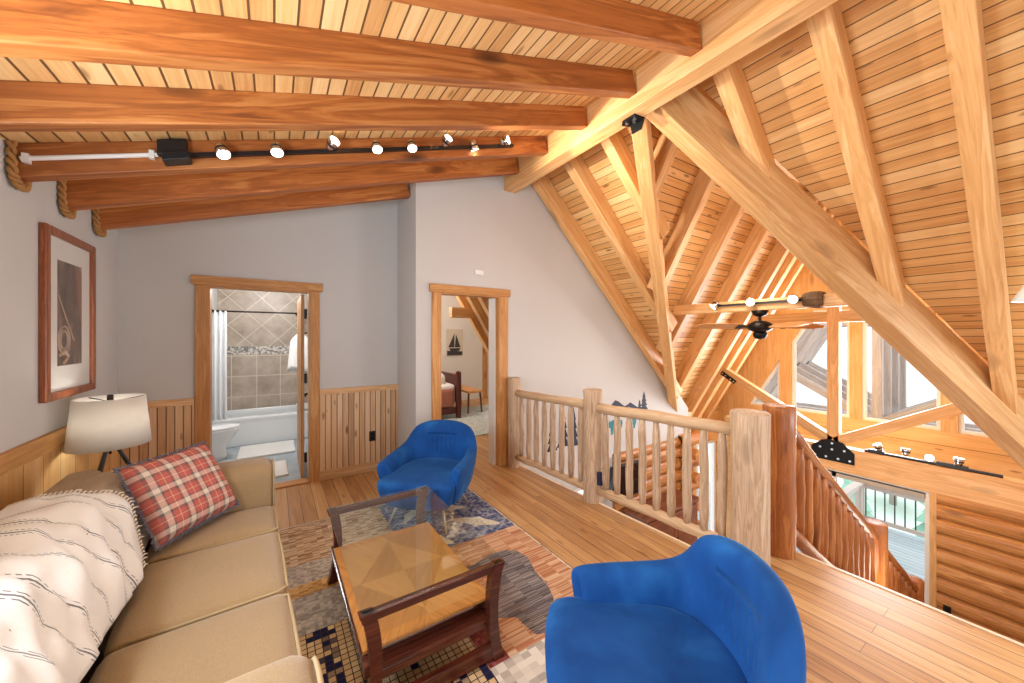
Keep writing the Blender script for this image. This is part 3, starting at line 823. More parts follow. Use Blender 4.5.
stair_rail(5.46, 7.03, 9, 'lower stained log stair railing ending near the deck door')

# ------------------------------------------------------------------ deck, porch railing, trees
m_deck = planks('deck_boards', (1, 0, 0), (0, 1, 0), 0.14, S(150, 168, 176), S(172, 188, 194), S(190, 202, 206), groove=0.04, rough=0.6, knots=0.1)
mb = MB(); mb.box(XG + 0.12, 11.75, -3.0, 6.0, GZ - 0.16, GZ - 0.05)
structure(mb, 'floor_deck', m_deck)
m_drail = plain('deck_rail_wood', S(206, 190, 180), 0.7, noise=0.06)
def deck_rail(A, B, lab, nb, mbal=None):
    A, B = V(A), V(B); d = B - A
    t = thing('deck_railing', lab, 'railing', A, group='deck railings outside')
    n = d.normalized(); q = V((-n.y, n.x, 0))
    for nm, z, h, w in (('top_rail', 0.93, 0.05, 0.14), ('upper_rail', 0.82, 0.09, 0.04), ('lower_rail', 0.09, 0.09, 0.04)):
        mb = MB(); mb.prism([q * w / 2 + V((0, 0, z)), d + q * w / 2 + V((0, 0, z)), d - q * w / 2 + V((0, 0, z)), -q * w / 2 + V((0, 0, z))], (0, 0, h)); mb.build(nm, m_drail, t)
    for k in range(nb):
        p = d * ((k + 0.5) / nb)
        mb = MB(); mb.cyl(p + V((0, 0, 0.12)), p + V((0, 0, 0.86)), 0.012, n=6); mb.build('baluster', mbal or m_black, t)
    for f in (0.0, 0.5, 1.0):
        mb = MB(); p = d * f; mb.box(p.x - 0.05, p.x + 0.05, p.y - 0.05, p.y + 0.05, 0, 1.0); mb.build('post', m_drail, t)
deck_rail((11.6, 2.75, GZ - 0.05), (11.6, -2.0, GZ - 0.05), 'pale deck railing with thin dark balusters along the outer edge', 30)
deck_rail((11.45, 2.75, GZ - 0.05), (8.3, 2.75, GZ - 0.05), 'pale deck railing returning from the outer corner to the house', 18, m_drail)
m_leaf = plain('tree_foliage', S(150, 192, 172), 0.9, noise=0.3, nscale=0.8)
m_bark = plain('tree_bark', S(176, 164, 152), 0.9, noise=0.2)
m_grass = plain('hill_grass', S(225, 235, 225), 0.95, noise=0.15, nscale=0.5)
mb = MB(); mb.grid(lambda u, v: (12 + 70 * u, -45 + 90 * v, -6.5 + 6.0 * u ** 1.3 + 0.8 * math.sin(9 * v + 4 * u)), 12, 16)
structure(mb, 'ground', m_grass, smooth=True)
def conifer(x, y, h, lab):
    z0 = -6.5 + 6.0 * ((x - 12) / 70) ** 1.3
    t = thing('pine_tree', lab, 'tree', (x, y, z0 - 0.3), group='trees beyond the deck')
    mb = MB(); mb.cyl((0, 0, 0), (0, 0, h * 0.9), 0.16 * h / 7, 0.03, 8); mb.build('trunk', m_bark, t, smooth=True)
    mb = MB()
    for k in range(9):
        zz = h * (0.12 + 0.095 * k); r = 0.23 * h * (1 - k / 9.6); n = 14
        top = mb.bm.verts.new((0, 0, zz + 0.22 * h))
        ring = [mb.bm.verts.new((r * (1 if q % 2 else 0.66) * random.uniform(0.85, 1.1) * math.cos(q * 2 * PI / n), r * (1 if q % 2 else 0.66) * math.sin(q * 2 * PI / n), zz + random.uniform(-0.03, 0.03) * h)) for q in range(n)]
        for q in range(n): mb.bm.faces.new((ring[q], ring[(q + 1) % n], top))
    mb.build('foliage', m_leaf, t)
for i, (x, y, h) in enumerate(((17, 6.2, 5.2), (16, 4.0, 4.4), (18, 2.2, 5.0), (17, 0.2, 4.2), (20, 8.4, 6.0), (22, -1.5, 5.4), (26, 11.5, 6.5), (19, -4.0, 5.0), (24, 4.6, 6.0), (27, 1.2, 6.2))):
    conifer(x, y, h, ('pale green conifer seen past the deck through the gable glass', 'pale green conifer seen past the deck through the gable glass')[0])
# ------------------------------------------------------------------ soft shapes
def softbox(mb, c, h, r, n=10, puff=(0, 0, 0), bow=0.0):
    """rounded, slightly stuffed box: centre c, half sizes h, corner radius r, puff per axis"""
    c, h = V(c), V(h)
    def warp(u): return math.copysign(1 - (1 - abs(u)) ** 1.9, u)
    ts = [warp(-1 + 2 * i / n) for i in range(n + 1)]
    cache = {}
    def vert(a, b, d):
        k = (round(a, 5), round(b, 5), round(d, 5))
        if k not in cache:
            p = V((a * h.x, b * h.y, d * h.z))
            q = V((max(-h.x + r, min(h.x - r, p.x)), max(-h.y + r, min(h.y - r, p.y)), max(-h.z + r, min(h.z - r, p.z))))
            e = p - q
            if e.length > 1e-6: p = q + e.normalized() * r
            fx, fy, fz = (1 - a ** 4), (1 - b ** 4), (1 - d ** 4)
            p.x += puff[0] * fy * fz * a; p.y += puff[1] * fx * fz * b; p.z += puff[2] * fx * fy * d
            cache[k] = mb.bm.verts.new(c + p)
        return cache[k]
    for ax in range(3):
        for s in (-1, 1):
            for i in range(n):
                for j in range(n):
                    q = []
                    for a, b in ((ts[i], ts[j]), (ts[i + 1], ts[j]), (ts[i + 1], ts[j + 1]), (ts[i], ts[j + 1])):
                        p = [a, b]; p.insert(ax, s); q.append(vert(*p))
                    if len(set(q)) >= 3:
                        f = mb.bm.faces.new(q); f.material_index = mb.mi
    return mb

def fabric(name, c1, c2, scale=90, rough=0.9, bump=0.25, sheen=0.3, blotch=0.10):
    t = NT(name); o = t.obj()
    f = t.noise(t.vmath('MULTIPLY', o, (1.0, 1.0, 1.0)), scale, 3, 0.7)
    b = t.noise(o, 3.0, 2)
    c = t.mix(f, c1, c2)
    hs = t.n('ShaderNodeHueSaturation'); t.put(hs.inputs['Value'], t.math('MULTIPLY_ADD', b, 2 * blotch, 1 - blotch)); t.put(hs.inputs['Color'], c)
    t.base(hs.outputs[0]); t.rough(rough); t.spec(0.2)
    t.b.inputs['Sheen Weight'].default_value = sheen
    t.bump(f, bump, 0.003)
    return t.m
m_sofa = fabric('sofa_fabric', S(134, 110, 78), S(184, 160, 122), 200, bump=0.5)
m_pipe = plain('sofa_piping', S(176, 154, 118), 0.85)
def velvet(name):
    t = NT(name); o = t.obj()
    b = t.noise(t.vmath('MULTIPLY', o, (1, 1, 0.7)), 5.0, 3, 0.5, 0.3)
    c = t.ramp(b, [(0.3, S(20, 66, 134)), (0.55, S(28, 86, 160)), (0.75, S(44, 114, 188))])
    t.base(c); t.rough(0.75); t.spec(0.15)
    t.b.inputs['Sheen Weight'].default_value = 0.4; t.b.inputs['Sheen Roughness'].default_value = 0.35
    t.b.inputs['Sheen Tint'].default_value = S(110, 180, 245)
    x, y, z = t.sep(o)
    my = t.math('SUBTRACT', 1.0, t.math('MULTIPLY', t.math('ABSOLUTE', y), 6.0), clamp=True)
    mx = t.math('LESS_THAN', x, -0.12)
    mz = t.math('MULTIPLY', t.math('GREATER_THAN', z, 0.47), t.math('LESS_THAN', z, 0.655))
    pl = t.math('MULTIPLY', t.math('SINE', t.math('MULTIPLY', t.math('ADD', y, t.math('MULTIPLY', b, 0.03)), 150.0)), t.math('MULTIPLY', my, t.math('MULTIPLY', mx, mz)))
    gz = t.math('SUBTRACT', 1.0, t.math('MULTIPLY', t.math('ABSOLUTE', t.math('SUBTRACT', z, 0.66)), 55.0), clamp=True)
    gr = t.math('MULTIPLY', gz, t.math('MULTIPLY', t.math('LESS_THAN', t.math('ABSOLUTE', y), 0.13), mx))
    hh = t.math('ADD', t.math('MULTIPLY', pl, 0.35), t.math('MULTIPLY_ADD', gr, -1.1, t.math('MULTIPLY', b, 0.25)))
    t.bump(hh, 0.7, 0.018)
    return t.m
m_velvet = velvet('blue_velvet')

# ------------------------------------------------------------------ rug
m_r_tan = None
def weave(name, c1, c2, c3, sx, sy, thr=0.5, scale=1.0, line=None, wamt=0.45, st=(0.40, 0.62, 0.85)):
    """woven cloth: small rectangular blocks of colour in rows"""
    t = NT(name); o = t.obj(); x, y, z = t.sep(o)
    nx = t.math('FLOOR', t.math('MULTIPLY', x, sx)); ny = t.math('FLOOR', t.math('MULTIPLY', y, sy))
    w = t.white(t.comb(nx, ny, 0.0), '3D')
    big = t.noise(t.comb(t.math('DIVIDE', nx, sx), t.math('DIVIDE', ny, sy), 0.0), 7.0 * scale, 2)
    f = t.math('ADD', t.math('MULTIPLY', w, wamt), t.math('MULTIPLY', big, 1.2 - wamt))
    c = t.ramp(f, [(st[0], c1), (st[1], c2), (st[2], c3)], 'LINEAR')
    if line:
        fx = t.math('FRACT', t.math('MULTIPLY', x, sx)); fy = t.math('FRACT', t.math('MULTIPLY', y, sy))
        g = t.math('MAXIMUM', t.math('LESS_THAN', fx, 0.13), t.math('LESS_THAN', fy, 0.15))
        c = t.mix(g, c, line)
    t.base(c); t.rough(0.95); t.spec(0.1)
    t.bump(t.noise(o, 220, 2), 0.3, 0.004)
    return t.m
r_tan = weave('rug_tan', S(150, 118, 92), S(206, 176, 144), S(226, 208, 182), 22, 95, wamt=0.5)
r_grey = weave('rug_grey', S(150, 142, 136), S(182, 174, 166), S(206, 198, 188), 50, 60)
r_gold = weave('rug_gold', S(176, 130, 78), S(208, 166, 110), S(222, 188, 140), 40, 60)
r_blue = weave('rug_blue', S(66, 76, 128), S(124, 132, 156), S(172, 176, 190), 40, 40, scale=0.7)
r_teal = weave('rug_teal', S(40, 90, 140), S(74, 130, 176), S(110, 170, 196), 40, 40)
r_fish = weave('rug_fish', S(206, 200, 180), S(226, 222, 204), S(240, 238, 224), 60, 60)
r_orange = weave('rug_orange', S(182, 122, 90), S(208, 164, 130), S(222, 188, 158), 9, 110, wamt=0.5)
r_bear = weave('rug_bear', S(92, 86, 92), S(128, 120, 124), S(160, 152, 150), 12, 150, wamt=0.5)
r_check = weave('rug_check', S(36, 36, 72), S(208, 174, 130), S(226, 198, 154), 30, 30, scale=1.1, line=S(66, 52, 50), wamt=0.2, st=(0.50, 0.54, 0.75))
r_wine = weave('rug_wine', S(120, 56, 52), S(146, 76, 70), S(170, 100, 88), 50, 60)
r_cream = weave('rug_cream', S(168, 158, 150), S(214, 204, 190), S(230, 222, 208), 22, 30)
rm = [r_tan, r_grey, r_gold, r_blue, r_teal, r_fish, r_orange, r_bear, r_check, r_wine, r_cream]
RX0, RX1, RY0, RY1 = 0.02, 1.665, 0.45, 3.47
mb = MB(); mb.mi = 10; mb.box(RX0, RX1, RY0, RY1, 0.0, 0.009)
def patch(x0, x1, y0, y1, mi, z=0.0095):
    mb.mi = mi; mb.face([(x0, y0, z), (x1, y0, z), (x1, y1, z), (x0, y1, z)])
e = 0.012
patch(RX0 + e, 0.79, 2.86, RY1 - e, 0); patch(RX0 + e, 0.79, 2.62, 2.86, 1); patch(RX0 + e, 0.79, 2.50, 2.62, 2); patch(RX0 + e, 0.79, 2.17, 2.50, 1)
patch(0.79, RX1 - e, 2.50, RY1 - e, 3)
patch(RX0 + e, 0.84, 1.0, 2.17, 8); patch(0.79, 0.84, 2.17, 2.5, 6)
patch(0.84, 0.95, 1.48, 2.05, 9); patch(0.84, 0.95, 2.05, 2.5, 6); patch(0.95, RX1 - e, 1.48, 2.50, 6)
patch(0.84, RX1 - e, RY0 + e, 1.48, 10); patch(RX0 + e, 0.84, RY0 + e, 1.0, 1)
def shape(pts, mi, cx, cy, s, rot, z, mirror=1):
    ca, sa = math.cos(rot), math.sin(rot)
    mb.mi = mi; mb.face([(cx + s * (mirror * x * ca - y * sa), cy + s * (mirror * x * sa + y * ca), z) for x, y in pts])
FISH = [(-1, 0.28), (-0.82, 0.05), (-1, -0.26), (-0.7, -0.08), (-0.3, -0.2), (0.0, -0.24), (0.15, -0.36), (0.3, -0.22), (0.62, -0.16), (0.95, 0.0), (0.7, 0.16), (0.3, 0.24), (0.1, 0.38), (-0.15, 0.25), (-0.5, 0.14), (-0.7, 0.06)]
shape(FISH, 5, 1.40, 2.74, 0.24, -0.75, 0.0105); shape(FISH, 5, 1.02, 2.66, 0.19, -0.9, 0.0105); shape(FISH, 5, 1.32, 3.08, 0.17, -0.55, 0.0105); shape(FISH, 4, 1.15, 2.98, 0.20, 0.5, 0.0105)
shape(FISH, 5, 0.98, 3.12, 0.16, 0.9, 0.0105); shape(FISH, 4, 1.5, 3.3, 0.12, 0.2, 0.0105)
BEAR = [(-1.0, 0.12), (-0.98, -0.02), (-0.80, -0.10), (-0.62, -0.16), (-0.52, -0.62), (-0.62, -0.74), (-0.30, -0.74), (-0.26, -0.40), (-0.10, -0.28), (0.25, -0.26), (0.40, -0.36), (0.42, -0.60), (0.32, -0.74), (0.66, -0.74), (0.70, -0.45), (0.86, -0.20), (0.95, 0.10), (0.86, 0.36), (0.60, 0.48), (0.2, 0.46), (-0.15, 0.52), (-0.45, 0.48), (-0.62, 0.40), (-0.70, 0.50), (-0.80, 0.40), (-0.86, 0.26)]
shape(BEAR, 7, 1.24, 1.90, 0.40, -PI / 2 - 0.25, 0.0105, -1)
shape(BEAR, 8, 0.5, 1.55, 0.2, 0.2, 0.0105)
rug = mb.build('rug', rm)
tag(rug, 'patchwork lodge rug with fish, bear and checked panels under the coffee table', 'rug')

# ------------------------------------------------------------------ armchairs
def armchair(loc, rz, lab, sc):
    t = thing('armchair', lab, 'chair', loc, rz, 'blue velvet tub chairs')
    half = [(0.285, -0.318, 0.530), (0.27, -0.336, 0.542), (0.18, -0.346, 0.552), (0.05, -0.350, 0.560), (-0.08, -0.347, 0.570), (-0.165, -0.338, 0.588), (-0.215, -0.322, 0.625), (-0.252, -0.298, 0.690), (-0.288, -0.258, 0.744), (-0.328, -0.172, 0.776), (-0.350, -0.085, 0.786), (-0.356, 0.0, 0.788)]
    path = half + [(x, -y, z) for x, y, z in reversed(half[:-1])]
    rings = []
    n = len(path)
    for i, (x, y, zt) in enumerate(path):
        p = V((x, y)); a = V(path[max(i - 1, 0)][:2]); b = V(path[min(i + 1, n - 1)][:2])
        tg = (b - a).normalized(); nn = V((tg.y, -tg.x))
        if nn.dot(p - V((0.05, 0))) < 0: nn = -nn
        th = 0.078
        if i in (0, n - 1): nn2 = nn; sh = 0.012
        else: sh = 0.0
        def q(off, sc, z):
            r = p - nn * off
            return (r.x * sc + 0.02 * (1 - sc), r.y * sc, z)
        zt -= sh
        rings.append([q(sh, 0.82, 0.205), q(sh, 0.90, 0.32), q(sh, 0.975, 0.46), q(0.0 + sh, 1.0, zt - 0.03), q(0.014 + sh, 1.0, zt - 0.004), q(th * 0.5, 1.0, zt + 0.004), q(th - 0.014 - sh, 1.0, zt - 0.004), q(th - sh, 0.985, zt - 0.03),
                      q(th + 0.012 - sh, 0.96, (zt + 0.42) / 2), q(th + 0.02 - sh, 0.93, 0.38), q(th - sh, 0.80, 0.21)])
    mb = MB(); mb.loft(rings); mb.build('shell', m_velvet, t, smooth=True, sub=2)
    plan = [(0.375, -0.26), (0.395, -0.12), (0.40, 0.0), (0.395, 0.12), (0.375, 0.26), (0.32, 0.305), (0.15, 0.285), (-0.02, 0.268), (-0.14, 0.245), (-0.22, 0.17), (-0.255, 0.08), (-0.26, 0)]
    plan += [(x, -y) for x, y in reversed(plan[5:11])]
    rings = []
    for z, s in ((0.20, 0.78), (0.208, 0.85), (0.29, 0.95), (0.385, 1.0), (0.418, 0.99), (0.434, 0.93), (0.443, 0.72), (0.449, 0.4), (0.450, 0.05)):
        rings.append([((x - 0.04) * s + 0.04, y * s, z) for x, y in plan])
    mb = MB(); mb.loft(rings); mb.build('seat', m_velvet, t, smooth=True, sub=1)
    for sx in (-1, 1):
        for sy in (-1, 1):
            mb = MB(); mb.cyl((0.03 + sx * 0.17, sy * 0.17, 0.22), (0.03 + sx * 0.245, sy * 0.235, 0.0), 0.013, 0.008, 10)
            mb.build('leg', m_legm, t, smooth=True)
    for c in t.children: pass
    t.scale = sc
    return t
m_legm = plain('chair_leg_metal', S(214, 208, 196), 0.3, 0.6)
armchair((1.145, 0.79, 0.0105), math.radians(145), 'blue velvet armchair closest to the viewer, facing the coffee table', (1.04, 1.04, 0.97))
armchair((1.15, 3.06, 0.0105), math.radians(226), 'blue velvet armchair in front of the bedroom doorway on pale metal legs', (1.08, 1.08, 0.94))

# ------------------------------------------------------------------ coffee table
ct = thing('coffee_table', 'coffee table with glass top, dark curved legs and golden parquet shelf', 'table', (0.605, 2.035, 0.0105))
m_cherry = wood('cherry_wood', S(54, 22, 14), S(80, 36, 24), S(112, 56, 38), 0, 0.25, 0.0, 1.4)
def parquet(name):
    t = NT(name); o = t.obj(); x, y, z = t.sep(o)
    sx = t.math('SIGN', x); sy = t.math('SIGN', t.math('ADD', y, 0.0))
    ax = t.math('ABSOLUTE', x); ay = t.math('ABSOLUTE', y)
    dia = t.math('GREATER_THAN', t.math('ADD', t.math('DIVIDE', ax, 0.23), t.math('DIVIDE', ay, 0.34)), 1.0)
    rim = t.math('MAXIMUM', t.math('GREATER_THAN', ax, 0.265), t.math('GREATER_THAN', ay, 0.385))
    par = t.math('MULTIPLY', t.math('MULTIPLY', sx, sy), t.math('SUBTRACT', 1.0, t.math('MULTIPLY', dia, 2.0)))
    p1 = t.math('ADD', x, t.math('MULTIPLY', y, 0.5)); p2 = t.math('SUBTRACT', x, t.math('MULTIPLY', y, 0.5))
    sel = t.math('GREATER_THAN', par, 0.0)
    u = t.math('ADD', t.math('MULTIPLY', sel, p1), t.math('MULTIPLY', t.math('SUBTRACT', 1.0, sel), p2))
    g = t.noise(t.comb(t.math('MULTIPLY', u, 34.0), t.math('MULTIPLY', y, 3.0), t.math('MULTIPLY', sel, 5.0)), 1.4, 4, 0.6, 0.6)
    f = t.math('ADD', t.math('MULTIPLY', g, 0.55), t.math('MULTIPLY', sel, 0.24))
    c = t.ramp(f, [(0.2, S(166, 112, 58)), (0.45, S(188, 134, 74)), (0.7, S(202, 150, 90))])
    c = t.mix(rim, c, t.ramp(g, [(0.3, S(168, 104, 42)), (0.7, S(204, 144, 74))]))
    t.base(c); t.rough(0.28)
    return t.m
m_parq = parquet('parquet_top')
hx, hy = 0.325, 0.535
for s in (-1, 1):
    y0 = s * (hy - 0.022)
    mb = MB(); mb.box(-hx + 0.005, hx - 0.005, y0 - 0.016, y0 + 0.016, 0.418, 0.455); mb.build('top_bar', m_cherry, ct, bevel=0.004)
    mb = MB(); mb.box(-hx + 0.03, hx - 0.03, y0 - 0.016, y0 + 0.016, 0.008, 0.075); mb.build('stretcher', m_cherry, ct, bevel=0.004)
    for sx in (-1, 1):
        out = []; inn = []
        for k in range(13):
            f = k / 12; z = 0.455 * f
            bow = 0.034 * (1 - (2 * f - 1.0) ** 2)
            wd = 0.046 + 0.010 * abs(2 * f - 1)
            xo = hx - bow + (0.006 if k == 12 else 0)
            out.append((sx * xo, z)); inn.append((sx * (xo - wd), z))
        mb = MB()
        for k in range(12):
            mb.prism([(out[k][0], y0 - 0.022, out[k][1]), (out[k + 1][0], y0 - 0.022, out[k + 1][1]), (inn[k + 1][0], y0 - 0.022, inn[k + 1][1]), (inn[k][0], y0 - 0.022, inn[k][1])], (0, 0.044, 0))
        bmesh.ops.remove_doubles(mb.bm, verts=mb.bm.verts[:], dist=0.0002)
        mb.build('leg', m_cherry, ct)
mb = MB(); mb.box(-hx + 0.025, hx - 0.025, -0.44, 0.44, 0.232, 0.245); mb.build('shelf_top', m_parq, ct, bevel=0.002)
mb = MB(); mb.box(-hx + 0.045, hx - 0.045, -0.43, 0.43, 0.150, 0.228)
mb.box(-hx + 0.05, hx - 0.05, -hy + 0.03, hy - 0.03, 0.150, 0.19); mb.build('apron', m_cherry, ct, bevel=0.003)
mb = MB(); mb.box(-hx + 0.022, hx - 0.022, -0.447, -0.4405, 0.226, 0.236); mb.box(-hx + 0.016, -hx + 0.0245, -0.50, 0.50, 0.196, 0.212); mb.build('glint_edge', m_chrome, ct, label='bright strip for the glint and silver edge of the shelf')  # chrome strips: near one stands in for a glint, side one is silver edge
for s in (-1, 1):
    mb = MB(); mb.box(s * (hx - 0.028) - 0.010, s * (hx - 0.028) + 0.010, -hy + 0.03, hy - 0.03, 0.185, 0.228); mb.build('side_rail', m_cherry, ct)
mb = MB(); mb.box(-hx, hx, -hy, hy, 0.456, 0.465); mb.build('glass_top', m_tglass, ct, bevel=0.002)

# ------------------------------------------------------------------ sofa
so = thing('sofa', 'tan upholstered sofa along the picture wall with a throw and plaid pillow', 'sofa', (-0.442, 2.0, 0.0), math.radians(3))
def soff(mb, name, mat, **kw):
    bmesh.ops.translate(mb.bm, verts=mb.bm.verts[:], vec=(0.4, -2.0, 0))
    return mb.build(name, mat, so, smooth=True, **kw)
mb = MB(); softbox(mb, (-0.40, 2.0, 0.16), (0.45, 1.12, 0.12), 0.02, 6); soff(mb, 'base', m_sofa)
for y0, y1 in ((2.475, 2.868), (1.862, 2.470), (1.155, 1.857)):
    mb = MB(); softbox(mb, (-0.195, (y0 + y1) / 2, 0.365), (0.275, (y1 - y0) / 2 - 0.002, 0.085), 0.032, 12, (0.015, 0, 0.022)); c = soff(mb, 'seat_cushion', m_sofa)
    mb = MB(); xf, zt = 0.085, 0.437
    pts = [(-0.42, y0 + 0.012, zt), (0.05, y0 + 0.012, zt), (0.074, y0 + 0.03, zt)] + [(xf + 0.004 * math.sin(PI * k / 8), y0 + 0.03 + (y1 - y0 - 0.06) * k / 8, zt) for k in range(9)] + [(0.074, y1 - 0.03, zt), (0.05, y1 - 0.012, zt), (-0.42, y1 - 0.012, zt)]
    bmesh.ops.translate(mb.bm, verts=mb.bm.verts[:], vec=(0, 0, 0)); mb.tube([(p[0] + 0.4, p[1] - 2.0, p[2]) for p in pts], 0.0065, 8); mb.build('piping', m_pipe, c, smooth=True)
for y0, y1 in ((2.872, 3.13), (0.90, 1.152)):
    mb = MB(); softbox(mb, (-0.39, (y0 + y1) / 2, 0.385), (0.485, (y1 - y0) / 2, 0.325), 0.075, 12, (0.0, 0.008, 0.012)); a = soff(mb, 'arm', m_sofa)
    mb = MB(); yc = (y0 + y1) / 2; w = (y1 - y0) / 2 - 0.02
    pts = [(0.487, yc - w - 2.0, 0.1), (0.487, yc - w - 2.0, 0.62)] + [(0.487, yc - 2.0 - w * math.cos(PI * k / 8), 0.63 + 0.065 * math.sin(PI * k / 8)) for k in range(9)] + [(0.487, yc + w - 2.0, 0.62), (0.487, yc + w - 2.0, 0.1)]
    mb.tube(pts, 0.0065, 8); mb.build('piping', m_pipe, a, smooth=True)
mb = MB(); softbox(mb, (-0.80, 2.0, 0.43), (0.085, 1.10, 0.37), 0.06, 10); soff(mb, 'back_frame', m_sofa)
for y0, y1 in ((2.31, 2.905), (1.73, 2.305), (1.15, 1.725)):
    mb = MB(); softbox(mb, (0, 0, 0), (0.118, (y1 - y0) / 2, 0.215), 0.085, 12, (0.03, 0, 0.01))
    bmesh.ops.rotate(mb.bm, verts=mb.bm.verts[:], cent=(0, 0, 0), matrix=Matrix.Rotation(math.radians(-16), 3, 'Y'))
    bmesh.ops.translate(mb.bm, verts=mb.bm.verts[:], vec=(-0.645, (y0 + y1) / 2, 0.605)); soff(mb, 'back_cushion', m_sofa)
for x in (-0.78, -0.06):
    for y in (0.98, 3.05):
        mb = MB(); mb.cyl((x + 0.4, y - 2.0, 0.0), (x + 0.4, y - 2.0, 0.06), 0.022, 0.028, 10); mb.build('foot', m_cherry, so)

# ------------------------------------------------------------------ throw blanket
def stripes(name):
    t = NT(name); o = t.obj(); x, y, z = t.sep(o)
    yy = t.math('ADD', y, t.math('MULTIPLY', t.math('SUBTRACT', t.noise(o, 5.0, 2), 0.5), 0.035))
    P = 0.128
    fr = t.math('MULTIPLY', t.math('FRACT', t.math('DIVIDE', yy, P)), P)
    dash = t.math('GREATER_THAN', t.math('FRACT', t.math('MULTIPLY', t.math('ADD', x, z), 90.0)), 0.4)
    l0 = t.math('LESS_THAN', t.math('ABSOLUTE', t.math('SUBTRACT', fr, 0.064)), 0.0024)
    l1 = t.math('LESS_THAN', t.math('ABSOLUTE', t.math('SUBTRACT', t.math('ABSOLUTE', t.math('SUBTRACT', fr, 0.064)), 0.0095)), 0.0013)
    f = t.math('MAXIMUM', l0, t.math('MULTIPLY', l1, dash))
    c = t.mix(t.math('MULTIPLY', f, 0.85), S(230, 230, 228), S(64, 70, 80))
    t.base(c); t.rough(0.95); t.spec(0.1); t.b.inputs['Sheen Weight'].default_value = 0.3
    t.bump(t.math('ADD', t.noise(t.vmath('MULTIPLY', o, (1, 1, 1)), 260, 2), t.math('MULTIPLY', t.noise(o, 9, 3), 3.0)), 0.35, 0.004)
    return t.m
m_throw = stripes('striped_throw')
prof = [V((-0.915, 0.46)), V((-0.912, 0.66)), V((-0.905, 0.80)), V((-0.86, 0.845)), V((-0.77, 0.872)), V((-0.67, 0.865)), V((-0.585, 0.82)), V((-0.525, 0.745)), V((-0.475, 0.65)), V((-0.448, 0.56)), V((-0.437, 0.485))]
acc = [0.0]
for a, b in zip(prof, prof[1:]): acc.append(acc[-1] + (b - a).length)
def pf(s):
    d = s * acc[-1]
    for i in range(len(prof) - 1):
        if d <= acc[i + 1] + 1e-9:
            f = (d - acc[i]) / (acc[i + 1] - acc[i]); p0, p1 = prof[max(i - 1, 0)], prof[min(i + 2, len(prof) - 1)]
            a, b = prof[i], prof[i + 1]
            p = a.lerp(b, f); q = a + (b - a) * f + (((p1 - a) - (b - p0)) * 0.0)
            nrm = V((-(b - a).y, (b - a).x)).normalized()
            return p, nrm
    return prof[-1], V((1, 0))
def tfn(u, v):       # u along the profile, v along the sofa
    s = u * (0.95 + 0.03 * math.sin(7 * v + 1) + 0.06 * (v < 0.0))
    y = 0.62 + v * (1.80 - 0.10 * u) + 0.03 * math.sin(9 * u + 2) * (0.3 + v)
    p, nrm = pf(min(s, 1.0))
    if nrm.y < 0 and u > 0.5: nrm = -nrm
    w = 0.016 * math.sin(19 * v + 6 * u) + 0.012 * math.sin(37 * v - 11 * u + 1) + 0.007 * math.sin(62 * v + 25 * u) + 0.022 * max(0, math.sin(3 * (v + u) - 0.6)) * math.sin(24 * (u - v * 0.6))
    w *= 0.35 + 0.65 * min(1, u * 2)
    return V((p.x + abs(w) * 0.9 * (1 if u > 0.3 else 0.2) * 1.0, y, p.y + abs(w) * 0.9))
th = thing('throw_blanket', 'cream throw with thin dark stripes draped over the sofa back', 'blanket', (-0.668, 1.5, 0.45), math.radians(3))
mb = MB(); mb.grid(lambda u, v: tfn(u, v) - V((-0.65, 1.5, 0.45)), 56, 90)
mb.build('cloth', m_throw, th, smooth=True, solid=0.006)
mb = MB()
for k in range(64):
    u = 0.12 + 0.88 * k / 63; p = tfn(u, 1.0) - V((-0.65, 1.5, 0.45)); j = random.uniform(-0.008, 0.008)
    mb.tube([p, p + V((0.004, 0.022, 0.004)), p + V((0.008 + j, 0.042 + j, -0.010 + j))], [0.0035, 0.004, 0.0022], 5)
mb.build('fringe', plain('throw_fringe', S(226, 218, 204), 0.95), th, smooth=True)

# ------------------------------------------------------------------ plaid pillow
def plaid(name):
    t = NT(name); o = t.obj(); x, y, z = t.sep(o)
    cs = []
    for v in (x, y):
        f = t.math('FRACT', t.math('DIVIDE', t.math('ADD', v, 0.30), 0.104))
        red, nav, cr, wh = S(188, 70, 66), S(58, 52, 66), S(226, 220, 206), S(232, 196, 170)
        cs.append(t.ramp(f, [(0.0, nav), (0.09, cr), (0.33, nav), (0.42, red), (0.66, wh), (0.70, red), (0.95, nav)], 'CONSTANT'))
    c = t.mix(0.5, cs[0], cs[1])
    f = t.noise(o, 300, 2)
    c = t.mix(0.25, c, t.mix(f, S(120, 60, 60), S(250, 220, 200)))
    t.base(c); t.rough(0.95); t.spec(0.1); t.bump(f, 0.3, 0.003)
    return t.m
e1 = V((0.62, 0.785, 0.0)).normalized(); e2 = V((-0.18, 0.13, 0.37)); e2 = (e2 - e1 * e2.dot(e1)).normalized(); e3 = e1.cross(e2)
pm = Matrix((e1, e2, e3)).transposed().to_4x4(); pm.translation = V((-0.425, 2.715, 0.70))
pl = thing('throw_pillow', 'red plaid square pillow leaning in the far corner of the sofa', 'pillow', (0, 0, 0))
pl.matrix_basis = pm
def pillow(sgn):
    def fn(u, v):
        a, b = -1 + 2 * u, -1 + 2 * v
        h = 0.078 * ((1 - a ** 4) * (1 - b ** 4)) ** 0.55
        pin = 1 - 0.035 * (1 - a * a) if abs(b) > 0.99 else 1
        kx = 1 - 0.045 * (1 - b * b) * (a * a); ky = 1 - 0.045 * (1 - a * a) * (b * b)
        return (a * 0.235 * kx, b * 0.22 * ky, sgn * h)
    return fn
mb = MB(); mb.grid(pillow(1), 24, 24); mb.grid(pillow(-1), 24, 24); bmesh.ops.remove_doubles(mb.bm, verts=mb.bm.verts[:], dist=0.0005)
